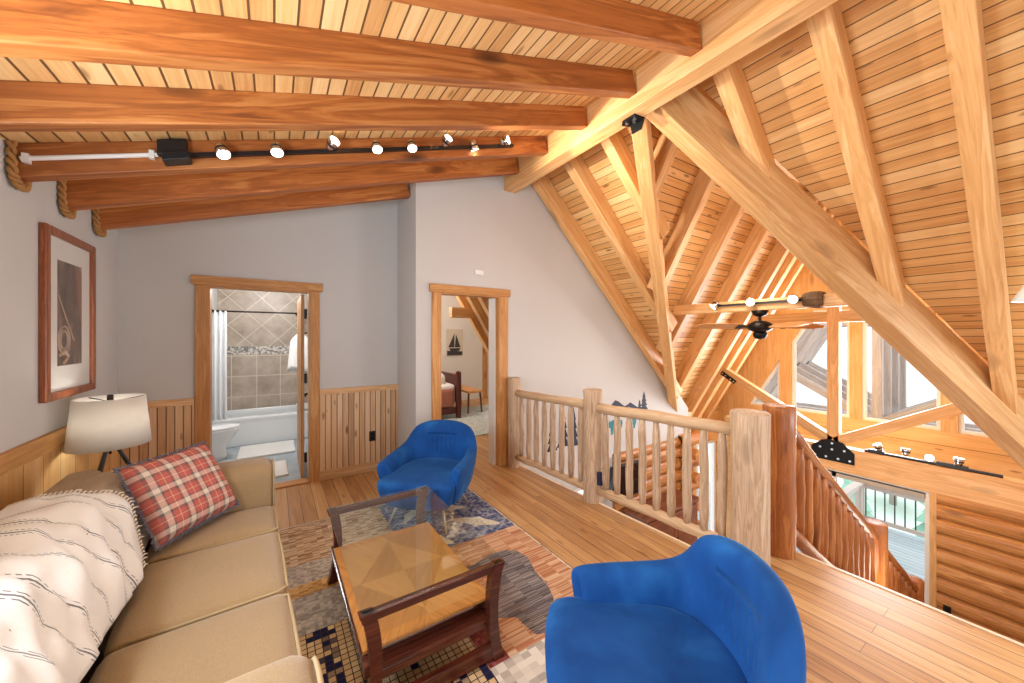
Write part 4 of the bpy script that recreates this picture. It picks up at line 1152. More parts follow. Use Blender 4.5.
mb.build('cushion_cover', plaid('plaid_cloth'), pl, smooth=True)
mb = MB(); f1 = pillow(1)
edge = [f1(i / 16, 0) for i in range(16)] + [f1(1, i / 16) for i in range(16)] + [f1(1 - i / 16, 1) for i in range(16)] + [f1(0, 1 - i / 16) for i in range(16)]
for i, p in enumerate(edge):
    q = edge[(i + 1) % len(edge)]
    for k in range(3):
        c = V(p).lerp(V(q), k / 3); o = c.normalized()
        mb.tube([c - o * 0.006, c + o * 0.008 + V((0, 0, random.uniform(-0.006, 0.006))), c + o * 0.018 + V((random.uniform(-0.005, 0.005), random.uniform(-0.005, 0.005), random.uniform(-0.008, 0.008)))], [0.004, 0.004, 0.002], 5)
mb.build('fringe', plain('pillow_fringe', S(112, 110, 122), 0.95, noise=0.3, nscale=40), pl)
# ------------------------------------------------------------------ lamp on its corner table
tb = thing('side_table', 'small round wooden side table hidden behind the sofa end', 'table', (-0.86, 3.52, 0))
mb = MB(); mb.lathe([(0.205, 0.50), (0.215, 0.505), (0.215, 0.525), (0.205, 0.53)], 32); mb.build('table_top', m_cherry, tb)
mb = MB(); mb.cyl((0, 0, 0.03), (0, 0, 0.50), 0.025, n=14); mb.build('pedestal', m_cherry, tb)
mb = MB(); mb.lathe([(0.17, 0.0), (0.165, 0.02), (0.06, 0.035)], 28); mb.build('base', m_cherry, tb)
lp = thing('table_lamp', 'white drum shade lamp on a black tripod in the corner', 'lamp', (-0.895, 3.42, 0.53))
mb = MB()
mb.loft([[(r * math.cos(q * 2 * PI / 48), r * math.sin(q * 2 * PI / 48), z) for q in range(48)] for r, z in ((0.192, 0.318), (0.164, 0.628))], cap=False)
t_ = NT('linen_shade'); t_.base(S(238, 236, 230)); t_.rough(0.9)
tl = t_.n('ShaderNodeBsdfTranslucent'); tl.inputs[0].default_value = S(236, 232, 224); mx_ = t_.n('ShaderNodeMixShader'); mx_.inputs[0].default_value = 0.3
t_.t.links.new(t_.b.outputs[0], mx_.inputs[1]); t_.t.links.new(tl.outputs[0], mx_.inputs[2]); t_.t.links.new(mx_.outputs[0], t_.out.inputs['Surface'])
mb.build('shade', t_.m, lp, smooth=True, solid=0.003)
mb = MB()
for k in range(3):
    a = k * 2 * PI / 3 + 0.35
    mb.cyl((0, 0, 0.60), (0.165 * math.cos(a), 0.165 * math.sin(a), 0.622), 0.003, n=6)
mb.cyl((0, 0, 0.26), (0, 0, 0.615), 0.007, n=8)
mb.build('harp', m_bronze, lp)
mb = MB(); mb.lathe([(0.016, 0.60), (0.016, 0.64), (0.012, 0.645)], 12); mb.build('finial', m_bronze, lp)
for k in range(3):
    a = k * 2 * PI / 3 + 0.25
    mb = MB(); mb.cyl((0.012 * math.cos(a), 0.012 * math.sin(a), 0.345), (0.155 * math.cos(a), 0.155 * math.sin(a), 0.0), 0.010, 0.013, 10); mb.build('leg', m_blackp, lp)
mb = MB(); mb.lathe([(0.02, 0.31), (0.03, 0.32), (0.03, 0.36), (0.018, 0.37)], 14); mb.build('socket', m_bronze, lp)

# ------------------------------------------------------------------ picture on the left wall
pc = thing('framed_picture', 'tall framed sepia print in a white mat on the plain wall above the lamp', 'picture', (XL, 3.535, 1.687))
m_pf = wood('picture_frame_wood', S(96, 46, 24), S(140, 76, 40), S(176, 108, 62), 2, 0.3, 0.0, 2)
hw, hh = 0.345, 0.515; fw = 0.05
mb = MB()
for y0, y1, z0, z1 in ((-hw, -hw + fw, -hh, hh), (hw - fw, hw, -hh, hh), (-hw + fw, hw - fw, -hh, -hh + fw), (-hw + fw, hw - fw, hh - fw, hh)):
    mb.box(0, 0.035, y0, y1, z0, z1)
mb.build('frame', m_pf, pc, bevel=0.008)
mb = MB(); mb.box(0.004, 0.014, -hw + fw - 0.004, hw - fw + 0.004, -hh + fw - 0.004, hh - fw + 0.004); mb.build('mat', plain('mat_board', S(226, 224, 218), 0.7, noise=0.01), pc)
t = NT('sepia_print'); o = t.obj(); x, y, z = t.sep(o)
nz = t.noise(t.vmath('MULTIPLY', o, (1, 5, 3)), 1.3, 5, 0.6, 1.4)
t.base(t.ramp(nz, [(0.3, S(62, 46, 40)), (0.5, S(98, 78, 68)), (0.68, S(142, 118, 104))])); t.rough(0.4)
mb = MB(); mb.box(0.012, 0.0155, -0.165, 0.165, -0.315, 0.335); pr = mb.build('print', t.m, pc)
mb = MB()
mb.prism([(0.016, 0.05, 0.33), (0.016, 0.163, 0.30), (0.016, 0.163, -0.08), (0.016, 0.12, 0.02)], (0.0006, 0, 0))
mb.build('print_ridge', plain('print_rust', S(138, 96, 80), 0.5), pr)
mb = MB()
mb.tube([(0.0165, -0.16, 0.12), (0.0165, -0.06, -0.02), (0.0165, 0.05, -0.16)], 0.0035, 6)
for r_ in (0.075, 0.05):
    mb.tube([(0.0165, -0.09 + r_ * math.cos(q * PI / 12), -0.155 + r_ * 1.15 * math.sin(q * PI / 12)) for q in range(25)], 0.006, 6, cap=False)
mb.tube([(0.0165, -0.15, -0.25), (0.0165, -0.10, -0.22), (0.0165, -0.05, -0.26), (0.0165, -0.10, -0.30)], 0.012, 6)
mb.build('print_lines', plain('print_light', S(178, 154, 134), 0.5), pr)
mb = MB(); mb.face([(0.024, -hw + fw, -hh + fw), (0.024, hw - fw, -hh + fw), (0.024, hw - fw, hh - fw), (0.024, -hw + fw, hh - fw)]); mb.build('glazing', m_glass, pc)

# ------------------------------------------------------------------ small wall things
def outlet(name, loc, rz, lab, mat):
    t = thing(name, lab, 'outlet', loc, rz)
    mb = MB(); mb.box(-0.037, 0.037, -0.006, 0, -0.058, 0.058); mb.build('cover_plate', mat, t, bevel=0.003)
    mb = MB()
    for z in (-0.022, 0.022):
        mb.box(-0.016, 0.016, -0.008, -0.006, z - 0.014, z + 0.014)
    mb.build('socket', m_black, t)
outlet('wall_outlet', (0.952, YB - 0.018, 0.405), 0, 'black outlet in the knotty wainscot beside the bathroom door', m_blackp)
outlet('wall_outlet', (XG - 0.055, 0.985, -2.29), -PI / 2, 'dark outlet low on the log wall beside the deck door', m_blackp)
ch = thing('door_chime', 'small white box on the grey wall above the bedroom doorway', 'box', (1.985, YW, 2.29))
mb = MB(); mb.box(-0.055, 0.055, -0.032, 0, -0.032, 0.032); mb.build('housing', m_white, ch, bevel=0.006)
mb = MB(); mb.box(-0.045, 0.045, -0.034, -0.032, -0.026, -0.02); mb.build('slot', plain('chime_slot', S(190, 188, 184), 0.6), ch)

# flat painted mountain and forest decal on the bedroom wall beyond the railing
m_navy = plain('decal_navy', S(34, 40, 62), 0.6); m_dteal = plain('decal_teal', S(44, 128, 140), 0.6)
dc = thing('wall_decal', 'dark mountain and pine forest decal on the pale wall beyond the railing', 'wall art', (4.2, YW, 0.2))
def flat(pts, name, mat, lab=None):
    mb = MB(); mb.prism([(x - 4.2, -0.003, z - 0.2) for x, z in pts], (0, 0.002, 0)); return mb.build(name, mat, dc, label=lab)
def pine(x, z0, z1, w, mat, n=4):
    mb = MB()
    for k in range(n):
        a = z0 + (z1 - z0) * (0.08 + 0.82 * k / n); b = z0 + (z1 - z0) * min(1.0, 0.08 + 0.82 * (k + 1.75) / n); ww = w * (1 - 0.78 * k / n)
        mb.prism([(x - 4.2 - ww, -0.003 - 0.0003 * k, a - 0.2), (x - 4.2 + ww, -0.003 - 0.0003 * k, a - 0.2), (x - 4.2, -0.003 - 0.0003 * k, b - 0.2)], (0, 0.002, 0))
    mb.box(x - 4.2 - 0.012, x - 4.2 + 0.012, -0.003, -0.001, z0 - 0.2, z0 + 0.1 * (z1 - z0) - 0.2)
    return mb.build('pine_tree_figure', mat, dc)
for x, z0, z1, w in ((3.08, 0.0, 0.50, 0.09), (3.27, 0.02, 0.62, 0.11), (3.46, 0.0, 0.58, 0.10), (3.62, 0.04, 0.42, 0.08)): pine(x, z0, z1, w, m_navy)
pine(4.97, 0.36, 0.68, 0.10, m_navy); pine(4.86, 0.36, 0.56, 0.06, m_navy)
flat([(4.02, 0.44), (4.16, 0.50), (4.30, 0.60), (4.37, 0.575), (4.50, 0.49), (4.56, 0.50), (4.64, 0.535), (4.74, 0.48), (4.86, 0.42), (5.0, 0.44), (4.84, 0.39), (4.70, 0.43), (4.60, 0.47), (4.5, 0.43), (4.36, 0.46), (4.2, 0.43)], 'mountain_figure', m_navy)
def bear(x, z, s, mat, name):
    mb = MB(); mb.prism([(x - 4.2 + s * a, -0.003, z - 0.2 + s * b) for a, b in BEAR], (0, 0.002, 0)); mb.build(name, mat, dc)
bear(4.30, 0.22, 0.17, m_dteal, 'bear_figure'); bear(4.66, 0.22, 0.13, m_dteal, 'bear_figure'); bear(4.92, 0.25, 0.10, m_dteal, 'bear_figure'); bear(3.9, 0.2, 0.16, m_dteal, 'bear_figure')

# ------------------------------------------------------------------ things on the ground floor seen between the balusters
tv = thing('television', 'black flat television on the log wall below the loft railing', 'television', (4.40, YW - 0.155, -0.56))
mb = MB(); mb.box(-0.36, 0.36, -0.03, 0.03, -0.24, 0.24); mb.build('housing', m_blackp, tv, bevel=0.006)
mb = MB(); mb.box(-0.345, 0.345, -0.033, -0.03, -0.22, 0.225); mb.build('screen', plain('tv_screen', S(12, 16, 22), 0.08, spec=0.8), tv)
mb = MB(); mb.box(-0.1, 0.1, 0.03, 0.08, -0.1, 0.1); mb.build('bracket', m_black, tv)
hu = thing('hutch', 'dark brown wooden hutch against the log wall under the railing', 'cabinet', (5.0, YW - 0.30, GZ))
m_brown = wood('brown_wood', S(84, 46, 26), S(120, 68, 40), S(150, 94, 60), 0, 0.4, 0.2)
mb = MB(); mb.box(-0.62, 0.62, -0.2, 0.2, 0.05, 1.70); mb.box(-0.60, 0.60, -0.18, 0.2, 0.0, 0.05); mb.build('carcass', m_brown, hu, bevel=0.004)
mb = MB(); mb.box(-0.66, 0.66, -0.23, 0.21, 1.70, 1.75); mb.build('cornice', m_brown, hu, bevel=0.01)
for k in range(2):
    for j in range(2):
        mb = MB(); x0 = -0.60 + k * 0.605; z0 = 0.10 + j * 0.82
        mb.box(x0, x0 + 0.59, -0.222, -0.20, z0, z0 + 0.76); mb.box(x0 + 0.08, x0 + 0.51, -0.230, -0.222, z0 + 0.09, z0 + 0.67)
        d = mb.build('door', m_brown, hu, bevel=0.003)
        mb = MB(); mb.ball((x0 + (0.55 if k == 0 else 0.04), -0.24, z0 + 0.38), 0.014, n=8); mb.build('knob', m_bronze, d)

# ------------------------------------------------------------------ bathroom
m_bw = plain('bathroom_wall', S(226, 226, 224), 0.7, noise=0.01)
BY1 = 7.22
mb = MB(); mb.box(-1.30, -1.18, YB + TW, BY1, 0, 2.5); structure(mb, 'wall_bath_left', m_bw)
mb = MB(); mb.box(0.62, 0.74, YB + TW, BY1 + 0.1, 0, 2.5); structure(mb, 'wall_bath_right', m_bw)
mb = MB(); mb.box(-1.30, 0.74, YB + TW, BY1 + 0.1, 2.5, 2.55); structure(mb, 'ceiling', m_bw)
mb = MB(); mb.box(-1.18, -0.735, 6.42, BY1, 0, 2.5); structure(mb, 'wall_bath_nib', m_bw)
t = NT('bath_floor_tile'); o = t.obj(); x, y, z = t.sep(o)
fx = t.math('FRACT', t.math('DIVIDE', x, 0.33)); fy = t.math('FRACT', t.math('DIVIDE', y, 0.33))
g = t.math('MAXIMUM', t.math('LESS_THAN', fx, 0.025), t.math('LESS_THAN', fy, 0.025))
t.base(t.mix(g, t.ramp(t.noise(o, 5, 4), [(0.3, S(150, 164, 176)), (0.7, S(186, 196, 202))]), S(204, 206, 206))); t.rough(0.35)
mb = MB(); mb.box(-1.30, 0.74, YB, BY1, -0.1, 0.0); structure(mb, 'floor', t.m)
# tiled back wall: diagonal field, mosaic band, square field
t = NT('bath_wall_tile'); o = t.obj(); x, y, z = t.sep(o)
n1 = t.ramp(t.noise(o, 4, 5, 0.65), [(0.3, S(164, 146, 130)), (0.55, S(194, 178, 162)), (0.75, S(212, 200, 186))])
grout = S(222, 212, 198)
up = t.math('GREATER_THAN', z, 1.40)
dz = t.math('SUBTRACT', z, 1.74); dxx = t.math('ADD', x, 0.17)
Sd = 0.44
def line(v, per, w):
    f = t.math('FRACT', t.math('DIVIDE', v, per)); return t.math('LESS_THAN', t.math('MINIMUM', f, t.math('SUBTRACT', 1.0, f)), w / per)
dg = t.math('MAXIMUM', line(t.math('ADD', dxx, dz), Sd, 0.007), line(t.math('SUBTRACT', dxx, dz), Sd, 0.007))
sq = t.math('MAXIMUM', line(t.math('ADD', x, 0.24), 0.325, 0.006), line(t.math('SUBTRACT', z, 1.25), 0.325, 0.006))
gg = t.math('ADD', t.math('MULTIPLY', up, dg), t.math('MULTIPLY', t.math('SUBTRACT', 1.0, up), sq))
c = t.mix(gg, n1, grout)
band = t.math('MULTIPLY', t.math('GREATER_THAN', z, 1.27), t.math('LESS_THAN', z, 1.40))
vo = t.n('ShaderNodeTexVoronoi'); vo.inputs['Scale'].default_value = 38.0; t.put(vo.inputs['Vector'], o)
c = t.mix(band, c, t.ramp(t.sep(vo.outputs['Color'])[0], [(0.2, S(130, 128, 128)), (0.5, S(196, 188, 178)), (0.8, S(226, 220, 210))]))
t.base(c); t.rough(0.3)
mb = MB(); mb.box(-0.735, 0.74, BY1, BY1 + 0.1, 0.0, 2.5); structure(mb, 'wall_bath_tile', t.m)
tub = thing('bathtub', 'white built in bathtub below the tiled wall', 'bathtub', (-0.06, 6.8, 0))
m_enam = plain('white_enamel', S(236, 240, 242), 0.12, noise=0.0)
mb = MB()
X0, X1, Y0, Y1 = -0.665, 0.675, -0.37, 0.41
mb.box(X0, X1, Y0, Y0 + 0.03, 0, 0.36)
outer = [(X0, Y0), (X1, Y0), (X1, Y1), (X0, Y1)]
def rr(mx, my, z): return [(X0 + mx, Y0 + my, z), (X1 - mx, Y0 + my, z), (X1 - mx, Y1 - my * 0.6, z), (X0 + mx, Y1 - my * 0.6, z)]
mb.loft([rr(0, 0, 0.34), rr(0, 0, 0.40), rr(0.07, 0.08, 0.41), rr(0.10, 0.11, 0.36), rr(0.18, 0.17, 0.10), rr(0.24, 0.2, 0.08)], cap=False)
mb.build('basin', m_enam, tub, bevel=0.015, seg=3)
mb = MB(); mb.face([(X0 + 0.24, Y0 + 0.2, 0.08), (X1 - 0.24, Y0 + 0.2, 0.08), (X1 - 0.24, Y1 - 0.12, 0.08), (X0 + 0.24, Y1 - 0.12, 0.08)]); mb.build('basin_floor', m_enam, tub)
mb = MB(); mb.box(0.36, 0.66, -0.2, 0.30, 0.405, 0.44); tag(mb.build('folded_towel', plain('towel_white', S(240, 240, 238), 0.95), bevel=0.012, loc=(-0.06, 6.8, 0.0)), 'folded white cloth on the tub corner under the tap', 'towel')
rod = thing('curtain_rod', 'dark shower curtain rod across the tub', 'rod', (-0.06, 6.46, 1.91))
mb = MB(); mb.cyl((-0.675, 0, 0), (0.68, 0, 0), 0.012, n=10); mb.build('pole', m_bronze, rod)
mb = MB(); mb.cyl((-0.675, 0, 0), (-0.655, 0, 0), 0.03, n=12); mb.cyl((0.66, 0, 0), (0.68, 0, 0), 0.03, n=12); mb.build('flanges', m_bronze, rod)
cu_ = thing('shower_curtain', 'white shower curtain gathered at the end of the rod', 'curtain', (-0.66, 6.46, 0.2))
mb = MB(); mb.grid(lambda u, v: (-0.065 + 0.17 * u, 0.028 * math.sin(u * 6 * PI), 1.715 * v), 48, 6); mb.build('cloth', plain('curtain_cloth', S(238, 240, 242), 0.9, noise=0.01), cu_, smooth=True, solid=0.003)
mb = MB()
for k in range(4): mb.tube([(-0.05 + 0.045 * k + 0.0, 0.018 * math.cos(q * PI / 6), 1.71 + 0.018 * math.sin(q * PI / 6)) for q in range(13)], 0.003, 5, cap=False)
mb.build('rings', m_bronze, cu_)
sh = thing('shower_rose', 'dark bronze shower head on its bent arm', 'shower head', (0.61, 6.95, 1.95))
mb = MB(); mb.tube([(0.01, 0, 0.05), (-0.10, -0.02, 0.06), (-0.17, -0.03, 0.03), (-0.21, -0.04, -0.01)], 0.011, 8); mb.build('arm', m_bronze, sh, smooth=True)
mb = MB(); mb.tube([(-0.20, -0.04, 0.0), (-0.235, -0.045, -0.03), (-0.28, -0.055, -0.075)], [0.02, 0.03, 0.065], 16); mb.build('head', m_bronze, sh, smooth=True)
fa = thing('wall_mounted_faucet', 'dark bronze tub spout and valve handles', 'faucet', (0.62, 6.92, 0.62))
mb = MB(); mb.tube([(0, 0, 0), (-0.12, 0, 0.0), (-0.19, 0, -0.015), (-0.20, 0, -0.05)], 0.02, 10); mb.build('spout', m_bronze, fa, smooth=True)
mb = MB(); mb.cyl((0, 0, 0.26), (-0.05, 0, 0.26), 0.05, n=14); mb.cyl((-0.05, 0, 0.26), (-0.09, 0, 0.26), 0.015, n=8); mb.box(-0.16, -0.075, -0.012, 0.012, 0.25, 0.27); mb.build('handle', m_bronze, fa)
# towel hung from a hook beside the door
tw = thing('hanging_towel', 'white towel hanging behind the bathroom door edge', 'towel', (0.40, 6.2, 1.05))
def towf(u, v):
    a = u * 2 * PI; w = 0.10 + 0.05 * (1 - v) + 0.02 * math.sin(5 * a)
    k = 1 if v < 0.85 else max(0.25, 1 - (v - 0.85) * 4.5)
    return (-0.08 + w * math.cos(a) * k, 0.06 * math.sin(a) * k, 0.02 + 0.52 * v + 0.03 * math.sin(a * 2) * (1 - v))
mb = MB(); mb.grid(towf, 28, 10, closed_u=True); mb.build('cloth', plain('towel_cloth', S(242, 242, 240), 0.95, noise=0.02, bump=0.3, bscale=90), tw, smooth=True, solid=0.004)
mb = MB(); mb.tube([(0.22, 0, 0.56), (-0.02, 0, 0.56), (-0.08, 0, 0.52), (-0.08, 0, 0.57)], 0.012, 8); mb.build('hook', m_bronze, tw)
# toilet
to = thing('toilet', 'white toilet at the side of the tub', 'toilet', (-0.62, 5.92, 0), 0.0)
def ov(cx, cy, a, b, z, n=28): return [(cx + a * math.cos(q * 2 * PI / n), cy + b * math.sin(q * 2 * PI / n), z) for q in range(n)]
mb = MB(); mb.loft([ov(-0.12, 0, 0.24, 0.12, 0.0), ov(-0.12, 0, 0.23, 0.11, 0.06), ov(-0.10, 0, 0.20, 0.10, 0.16), ov(-0.06, 0, 0.25, 0.16, 0.28), ov(-0.04, 0, 0.28, 0.185, 0.37), ov(-0.04, 0, 0.285, 0.19, 0.39)]); mb.build('bowl', m_enam, to, smooth=True)
mb = MB(); mb.loft([ov(-0.04, 0, 0.285, 0.19, 0.392), ov(-0.04, 0, 0.288, 0.193, 0.41), ov(-0.04, 0, 0.27, 0.175, 0.425)]); mb.build('lid', m_enam, to, smooth=True)
mb = MB(); softbox(mb, (-0.44, 0, 0.56), (0.10, 0.22, 0.19), 0.03, 6); mb.build('tank', m_enam, to, smooth=True)
def bmat(name, x0, x1, y0, y1, rz, lab):
    mb = MB(); softbox(mb, (0, 0, 0.014), ((x1 - x0) / 2, (y1 - y0) / 2, 0.013), 0.012, 10)
    o = mb.build(name, plain(name + '_pile', S(238, 236, 232), 0.95, noise=0.03, bump=0.5, bscale=120), smooth=True, loc=((x0 + x1) / 2, (y0 + y1) / 2, 0), rot=(0, 0, rz))
    tag(o, lab, 'bath mat', 'white bath mats')
bmat('bath_mat', -0.40, 0.24, 5.72, 6.34, 0.0, 'white bath mat lying along the bathtub')
bmat('bath_mat', -0.55, 0.13, 4.78, 5.35, 0.02, 'white bath mat just inside the bathroom door')

# ------------------------------------------------------------------ bedroom
m_bed = plain('bedroom_wall', S(222, 219, 214), 0.85, noise=0.01)
mb = MB(); mb.box(1.36, 6.2, 8.2, 8.3, 0, 4.2); structure(mb, 'wall_bedroom_far', m_bed)
mb = MB(); mb.box(1.24, 1.36, YB + TW, 8.2, 0, 4.0); structure(mb, 'wall_bedroom_left', m_bed)
mb = MB(); mb.box(5.4, 5.5, YW + TW, 8.2, 0, 1.2); structure(mb, 'wall_bedroom_right', m_bed)
m_bfloor = m_floor
mb = MB(); mb.box(1.24, 5.5, YW + TW, 8.3, -0.12, 0.0); mb.box(bx0, bx1, YW - 0.0005, YW + TW, -0.12, 0.0); structure(mb, 'floor', m_bfloor)
mb = MB(); mb.mi = 0
mb.prism([(1.2, YW + TW, shed(1.2)), (2.45, YW + TW, shed(2.45)), (2.45, 8.3, shed(2.45)), (1.2, 8.3, shed(1.2))], (0, 0, 0.04)); mb.mi = 1
bl = lambda x: 1.87 - 1.6 * (x - 2.82)
mb.prism([(2.36, 5.8, steep(2.36)), (2.36, 8.3, steep(2.36)), (5.5, 8.3, steep(5.5)), (5.5, 5.8, steep(5.5))], (0, 0, 0.04))
mb.prism([(2.40, YW + TW, bl(2.40) + 0.36), (2.40, 5.8, bl(2.40) + 0.36), (3.75, 5.8, bl(3.75) + 0.36), (3.75, YW + TW, bl(3.75) + 0.36)], (0, 0, 0.04))
structure(mb, 'ceiling', [m_boards_shed, m_boards_y])
mb = MB(); mb.box(2.38, 2.42, YW + TW, 5.8, bl(2.40) + 0.36, 3.75)
mb.prism([(2.40, 5.8, bl(2.40) + 0.36), (3.75, 5.8, bl(3.75) + 0.36), (3.75, 5.8, steep(3.75)), (2.40, 5.8, steep(2.40))], (0, 0.03, 0))  # unseen filler added between the slopes to keep sky light out
mb.box(3.68, 3.72, YW + TW, 5.8, 0, 0.75)
structure(mb, 'wall_bedroom_upper', m_bed)
bn_ = V((1.6, 0, 1)).normalized()
for k, y in enumerate((4.65, 5.0, 5.35, 5.70)):
    o = beam('bedroom_rafter', (2.48, y, bl(2.48)), (3.62, y, bl(3.62)), 0.11, 0.17, m_beam, up=bn_)
    tag(o, 'pine rafter on the sloping bedroom ceiling seen through the doorway', 'rafter', 'bedroom rafters')
o = beam('bedroom_beam', (2.43, 5.60, 1.87), (2.86, 5.60, 1.87), 0.12, 0.17, m_beam); tag(o, 'short pine cross beam under the bedroom rafters seen through the doorway', 'beam', kind='thing')
o = beam('bedroom_beam', (1.36, 4.7, 2.20), (2.38, 4.7, 2.20), 0.14, 0.16, m_beam); tag(o, 'pine beam close behind the bedroom door head', 'beam', kind='thing')
mb = MB(); mb.box(4.43, 4.55, 8.17, 8.2, 0, 1.35); structure(mb, 'trim_14', m_trim)
pb = thing('ship_picture', 'small unframed picture of a dark sailing ship on the bedroom wall', 'picture', (3.66, 8.2, 1.42))
mb = MB(); mb.box(-0.21, 0.21, -0.025, 0, -0.32, 0.32); mb.build('canvas', plain('canvas_cream', S(206, 196, 180), 0.8), pb)
mb = MB()
mb.prism([(-0.20, -0.0265, -0.31), (0.20, -0.0265, -0.31), (0.20, -0.0265, -0.22), (-0.20, -0.0265, -0.20)], (0, 0.001, 0))
mb.prism([(-0.15, -0.027, -0.14), (0.15, -0.027, -0.14), (0.11, -0.027, -0.21), (-0.11, -0.027, -0.21)], (0, 0.001, 0))
mb.prism([(-0.17, -0.027, -0.12), (-0.01, -0.027, -0.12), (-0.01, -0.027, 0.22)], (0, 0.001, 0)); mb.prism([(0.0, -0.0275, -0.12), (0.15, -0.0275, -0.12), (0.03, -0.0275, 0.20)], (0, 0.001, 0))
mb.build('ship_print', plain('ship_ink', S(58, 56, 58), 0.7), pb)
bd = thing('bed', 'dark wooden bed with white and rose bedding seen through the bedroom doorway', 'bed', (2.07, 7.2, 0))
m_red = wood('redwood', S(60, 24, 20), S(92, 40, 32), S(120, 60, 46), 2, 0.35, 0.0)
for x, h in ((-0.85, 1.2), (0.87, 0.86)):
    for y in (-0.80, 0.80):
        mb = MB(); mb.box(x - 0.04, x + 0.04, y - 0.04, y + 0.04, 0, h); mb.lathe([(0.05, h), (0.055, h + 0.02), (0.02, h + 0.04)], 12, (x, y, 0)); mb.build('post', m_red, bd)
    mb = MB(); mb.box(x - 0.02, x + 0.02, -0.78, 0.78, 0.3, h - 0.08); mb.box(x - 0.035, x + 0.035, -0.8, 0.8, h - 0.08, h - 0.03); mb.build('headboard' if x < 0 else 'footboard', m_red, bd)
mb = MB(); mb.box(-0.85, 0.87, -0.80, -0.76, 0.10, 0.22); mb.box(-0.85, 0.87, 0.76, 0.80, 0.10, 0.22); mb.build('side_rail', m_red, bd)
mb = MB(); softbox(mb, (0, 0, 0.45), (0.83, 0.77, 0.2), 0.06, 10, (0, 0, 0.03)); mb.build('mattress', plain('white_bedding', S(236, 236, 234), 0.95, bump=0.2, bscale=20), bd, smooth=True)
mb = MB(); softbox(mb, (0.36, 0, 0.40), (0.44, 0.80, 0.18), 0.06, 10, (0, 0.01, 0.02)); mb.build('rose_cover', plain('rose_cover', S(178, 116, 98), 0.95, noise=0.12, nscale=6, bump=0.5, bscale=14), bd, smooth=True)
mb = MB(); softbox(mb, (0.25, -0.30, 0.72), (0.44, 0.40, 0.15), 0.13, 10, (0, 0, 0.03)); mb.build('duvet', plain('duvet_white', S(240, 240, 240), 0.95, bump=0.3, bscale=12), bd, smooth=True)
bn = thing('bench', 'small wooden bench at the foot of the bed', 'bench', (3.42, 7.15, 0))
mb = MB(); mb.box(-0.17, 0.17, -0.55, 0.55, 0.42, 0.46); mb.build('seat', m_trim, bn, bevel=0.005)
for x in (-0.13, 0.13):
    for y in (-0.48, 0.48):
        mb = MB(); mb.cyl((x, y, 0.42), (x * 1.2, y * 1.05, 0), 0.022, 0.018, 10); mb.build('leg', m_brown, bn)
mb = MB(); mb.box(-0.75, 0.95, -1.1, 1.1, 0, 0.012)
tag(mb.build('bedroom_rug', weave('bedroom_rug_weave', S(176, 190, 190), S(198, 206, 202), S(216, 220, 212), 30, 30), loc=(3.2, 6.2, 0.0)), 'pale blue grey rug on the bedroom floor', 'rug')
# ------------------------------------------------------------------ light
def point(loc, e, c=(1, 0.86, 0.68), r=0.06):
    l = D.lights.new('lamp', 'POINT'); l.energy = e; l.color = c; l.shadow_soft_size = r
    o = D.objects.new('lamp', l); COL.objects.link(o); o.location = loc; return o
def spot(loc, d, e, c=(1, 0.86, 0.68), ang=75, r=0.03):
    l = D.lights.new('spot', 'SPOT'); l.energy = e; l.color = c; l.shadow_soft_size = r; l.spot_size = math.radians(ang); l.spot_blend = 0.6
    o = D.objects.new('spot', l); COL.objects.link(o); o.location = loc; o.rotation_euler = V(d).to_track_quat('-Z', 'Y').to_euler(); return o
def area(loc, d, e, sx, sy, c=(0.9, 0.96, 1.0)):
    l = D.lights.new('area', 'AREA'); l.shape = 'RECTANGLE'; l.size = sx; l.size_y = sy; l.energy = e; l.color = c
    o = D.objects.new('area', l); COL.objects.link(o); o.location = loc; o.rotation_euler = V(d).to_track_quat('-Z', 'Z').to_euler(); return o
for p, d in LIGHTS: spot(p, d, 10, (1, 0.9, 0.76))
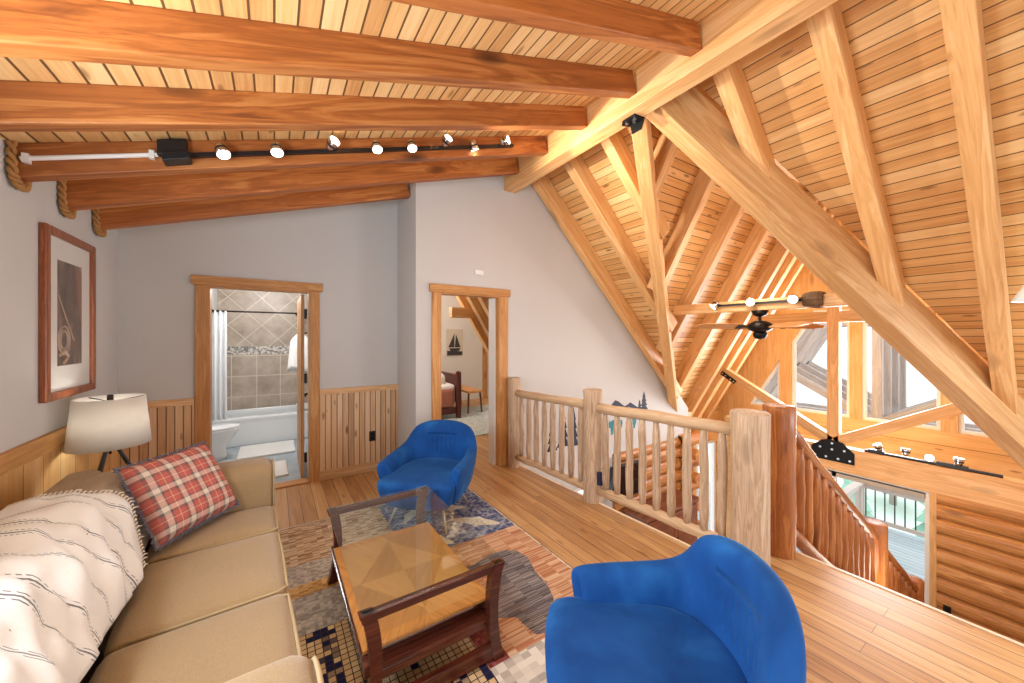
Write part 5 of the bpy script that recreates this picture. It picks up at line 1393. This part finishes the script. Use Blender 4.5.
# the upward aimed heads of the long track wash the steep ceilings
WARM = (1, 0.92, 0.80)
spot((1.25, 2.80, 2.92), (2.6, -1.6, -0.5), 110, WARM, 125, 0.05)
spot((2.05, 2.78, 3.02), (2.2, -2.0, -0.6), 40, WARM, 120, 0.03)
w = D.worlds.new('World'); bpy.context.scene.world = w; w.use_nodes = True
bg = w.node_tree.nodes['Background']; bg.inputs[0].default_value = (0.90, 0.96, 1.0, 1); bg.inputs[1].default_value = 1.7
point((-0.1, 5.6, 2.3), 32, (1, 0.97, 0.95), 0.25)         # unseen light added to brighten the bathroom
point((2.0, 6.3, 2.5), 60, (1, 0.97, 0.94), 0.3)           # unseen light added to brighten the bedroom
point((3.95, 0.115, 1.84), 18, (1, 0.88, 0.72), 0.04)      # bulb in the glass lamp
point((XC - 0.3, YC, 2.2), 14, WARM, 0.05)                 # glow of the fan beam track
point((-0.895, 3.42, 1.02), 3, (1, 0.95, 0.88), 0.05)        # bulb of the table lamp
point((1.2, -0.9, 1.15), 32, (1, 0.95, 0.88), 0.5)          # unseen fill added behind the camera for rafters, chair and sofa
point((5.2, 1.2, -0.9), 50, (1, 0.94, 0.84), 0.4)           # unseen fill added below the loft for the gable and boards
area((4.5, -1.5, 1.2), (-1.0, 1.3, -1.05), 50, 1.2, 0.9, (0.78, 0.88, 1.0))   # unseen cool fill added for the floor beside the stairs
area((-1.04, 1.30, 1.86), (1, -0.1, 0.3), 80, 1.2, 0.7, (0.86, 0.93, 1.0))     # area light added for an unseen window's daylight, tilted at the ceilings
area((7.85, 1.96, 0.95), (-1, 0.0, 0.12), 150, 2.3, 1.5, (0.86, 0.93, 1.0))      # daylight through the gable windows
# ------------------------------------------------------------------ camera
cam = D.cameras.new('cam'); co = D.objects.new('cam', cam); COL.objects.link(co)
cam.sensor_fit = 'HORIZONTAL'; cam.sensor_width = 36.0; cam.lens = 36.0 * 366.0 / 1024.0
cam.shift_y = -(341.5 - 337.0) / 1024.0
cam.clip_start = 0.05; cam.clip_end = 300
co.location = (0, 0, 1.55); co.rotation_euler = (PI / 2, 0, -math.radians(33.0))
sc = bpy.context.scene; sc.camera = co
sc.view_settings.view_transform = 'Standard'; sc.view_settings.look = 'None'; sc.view_settings.gamma = 1.0
sc.view_settings.exposure = 0.38
try: sc.view_settings.use_curve_mapping = False
except Exception: pass
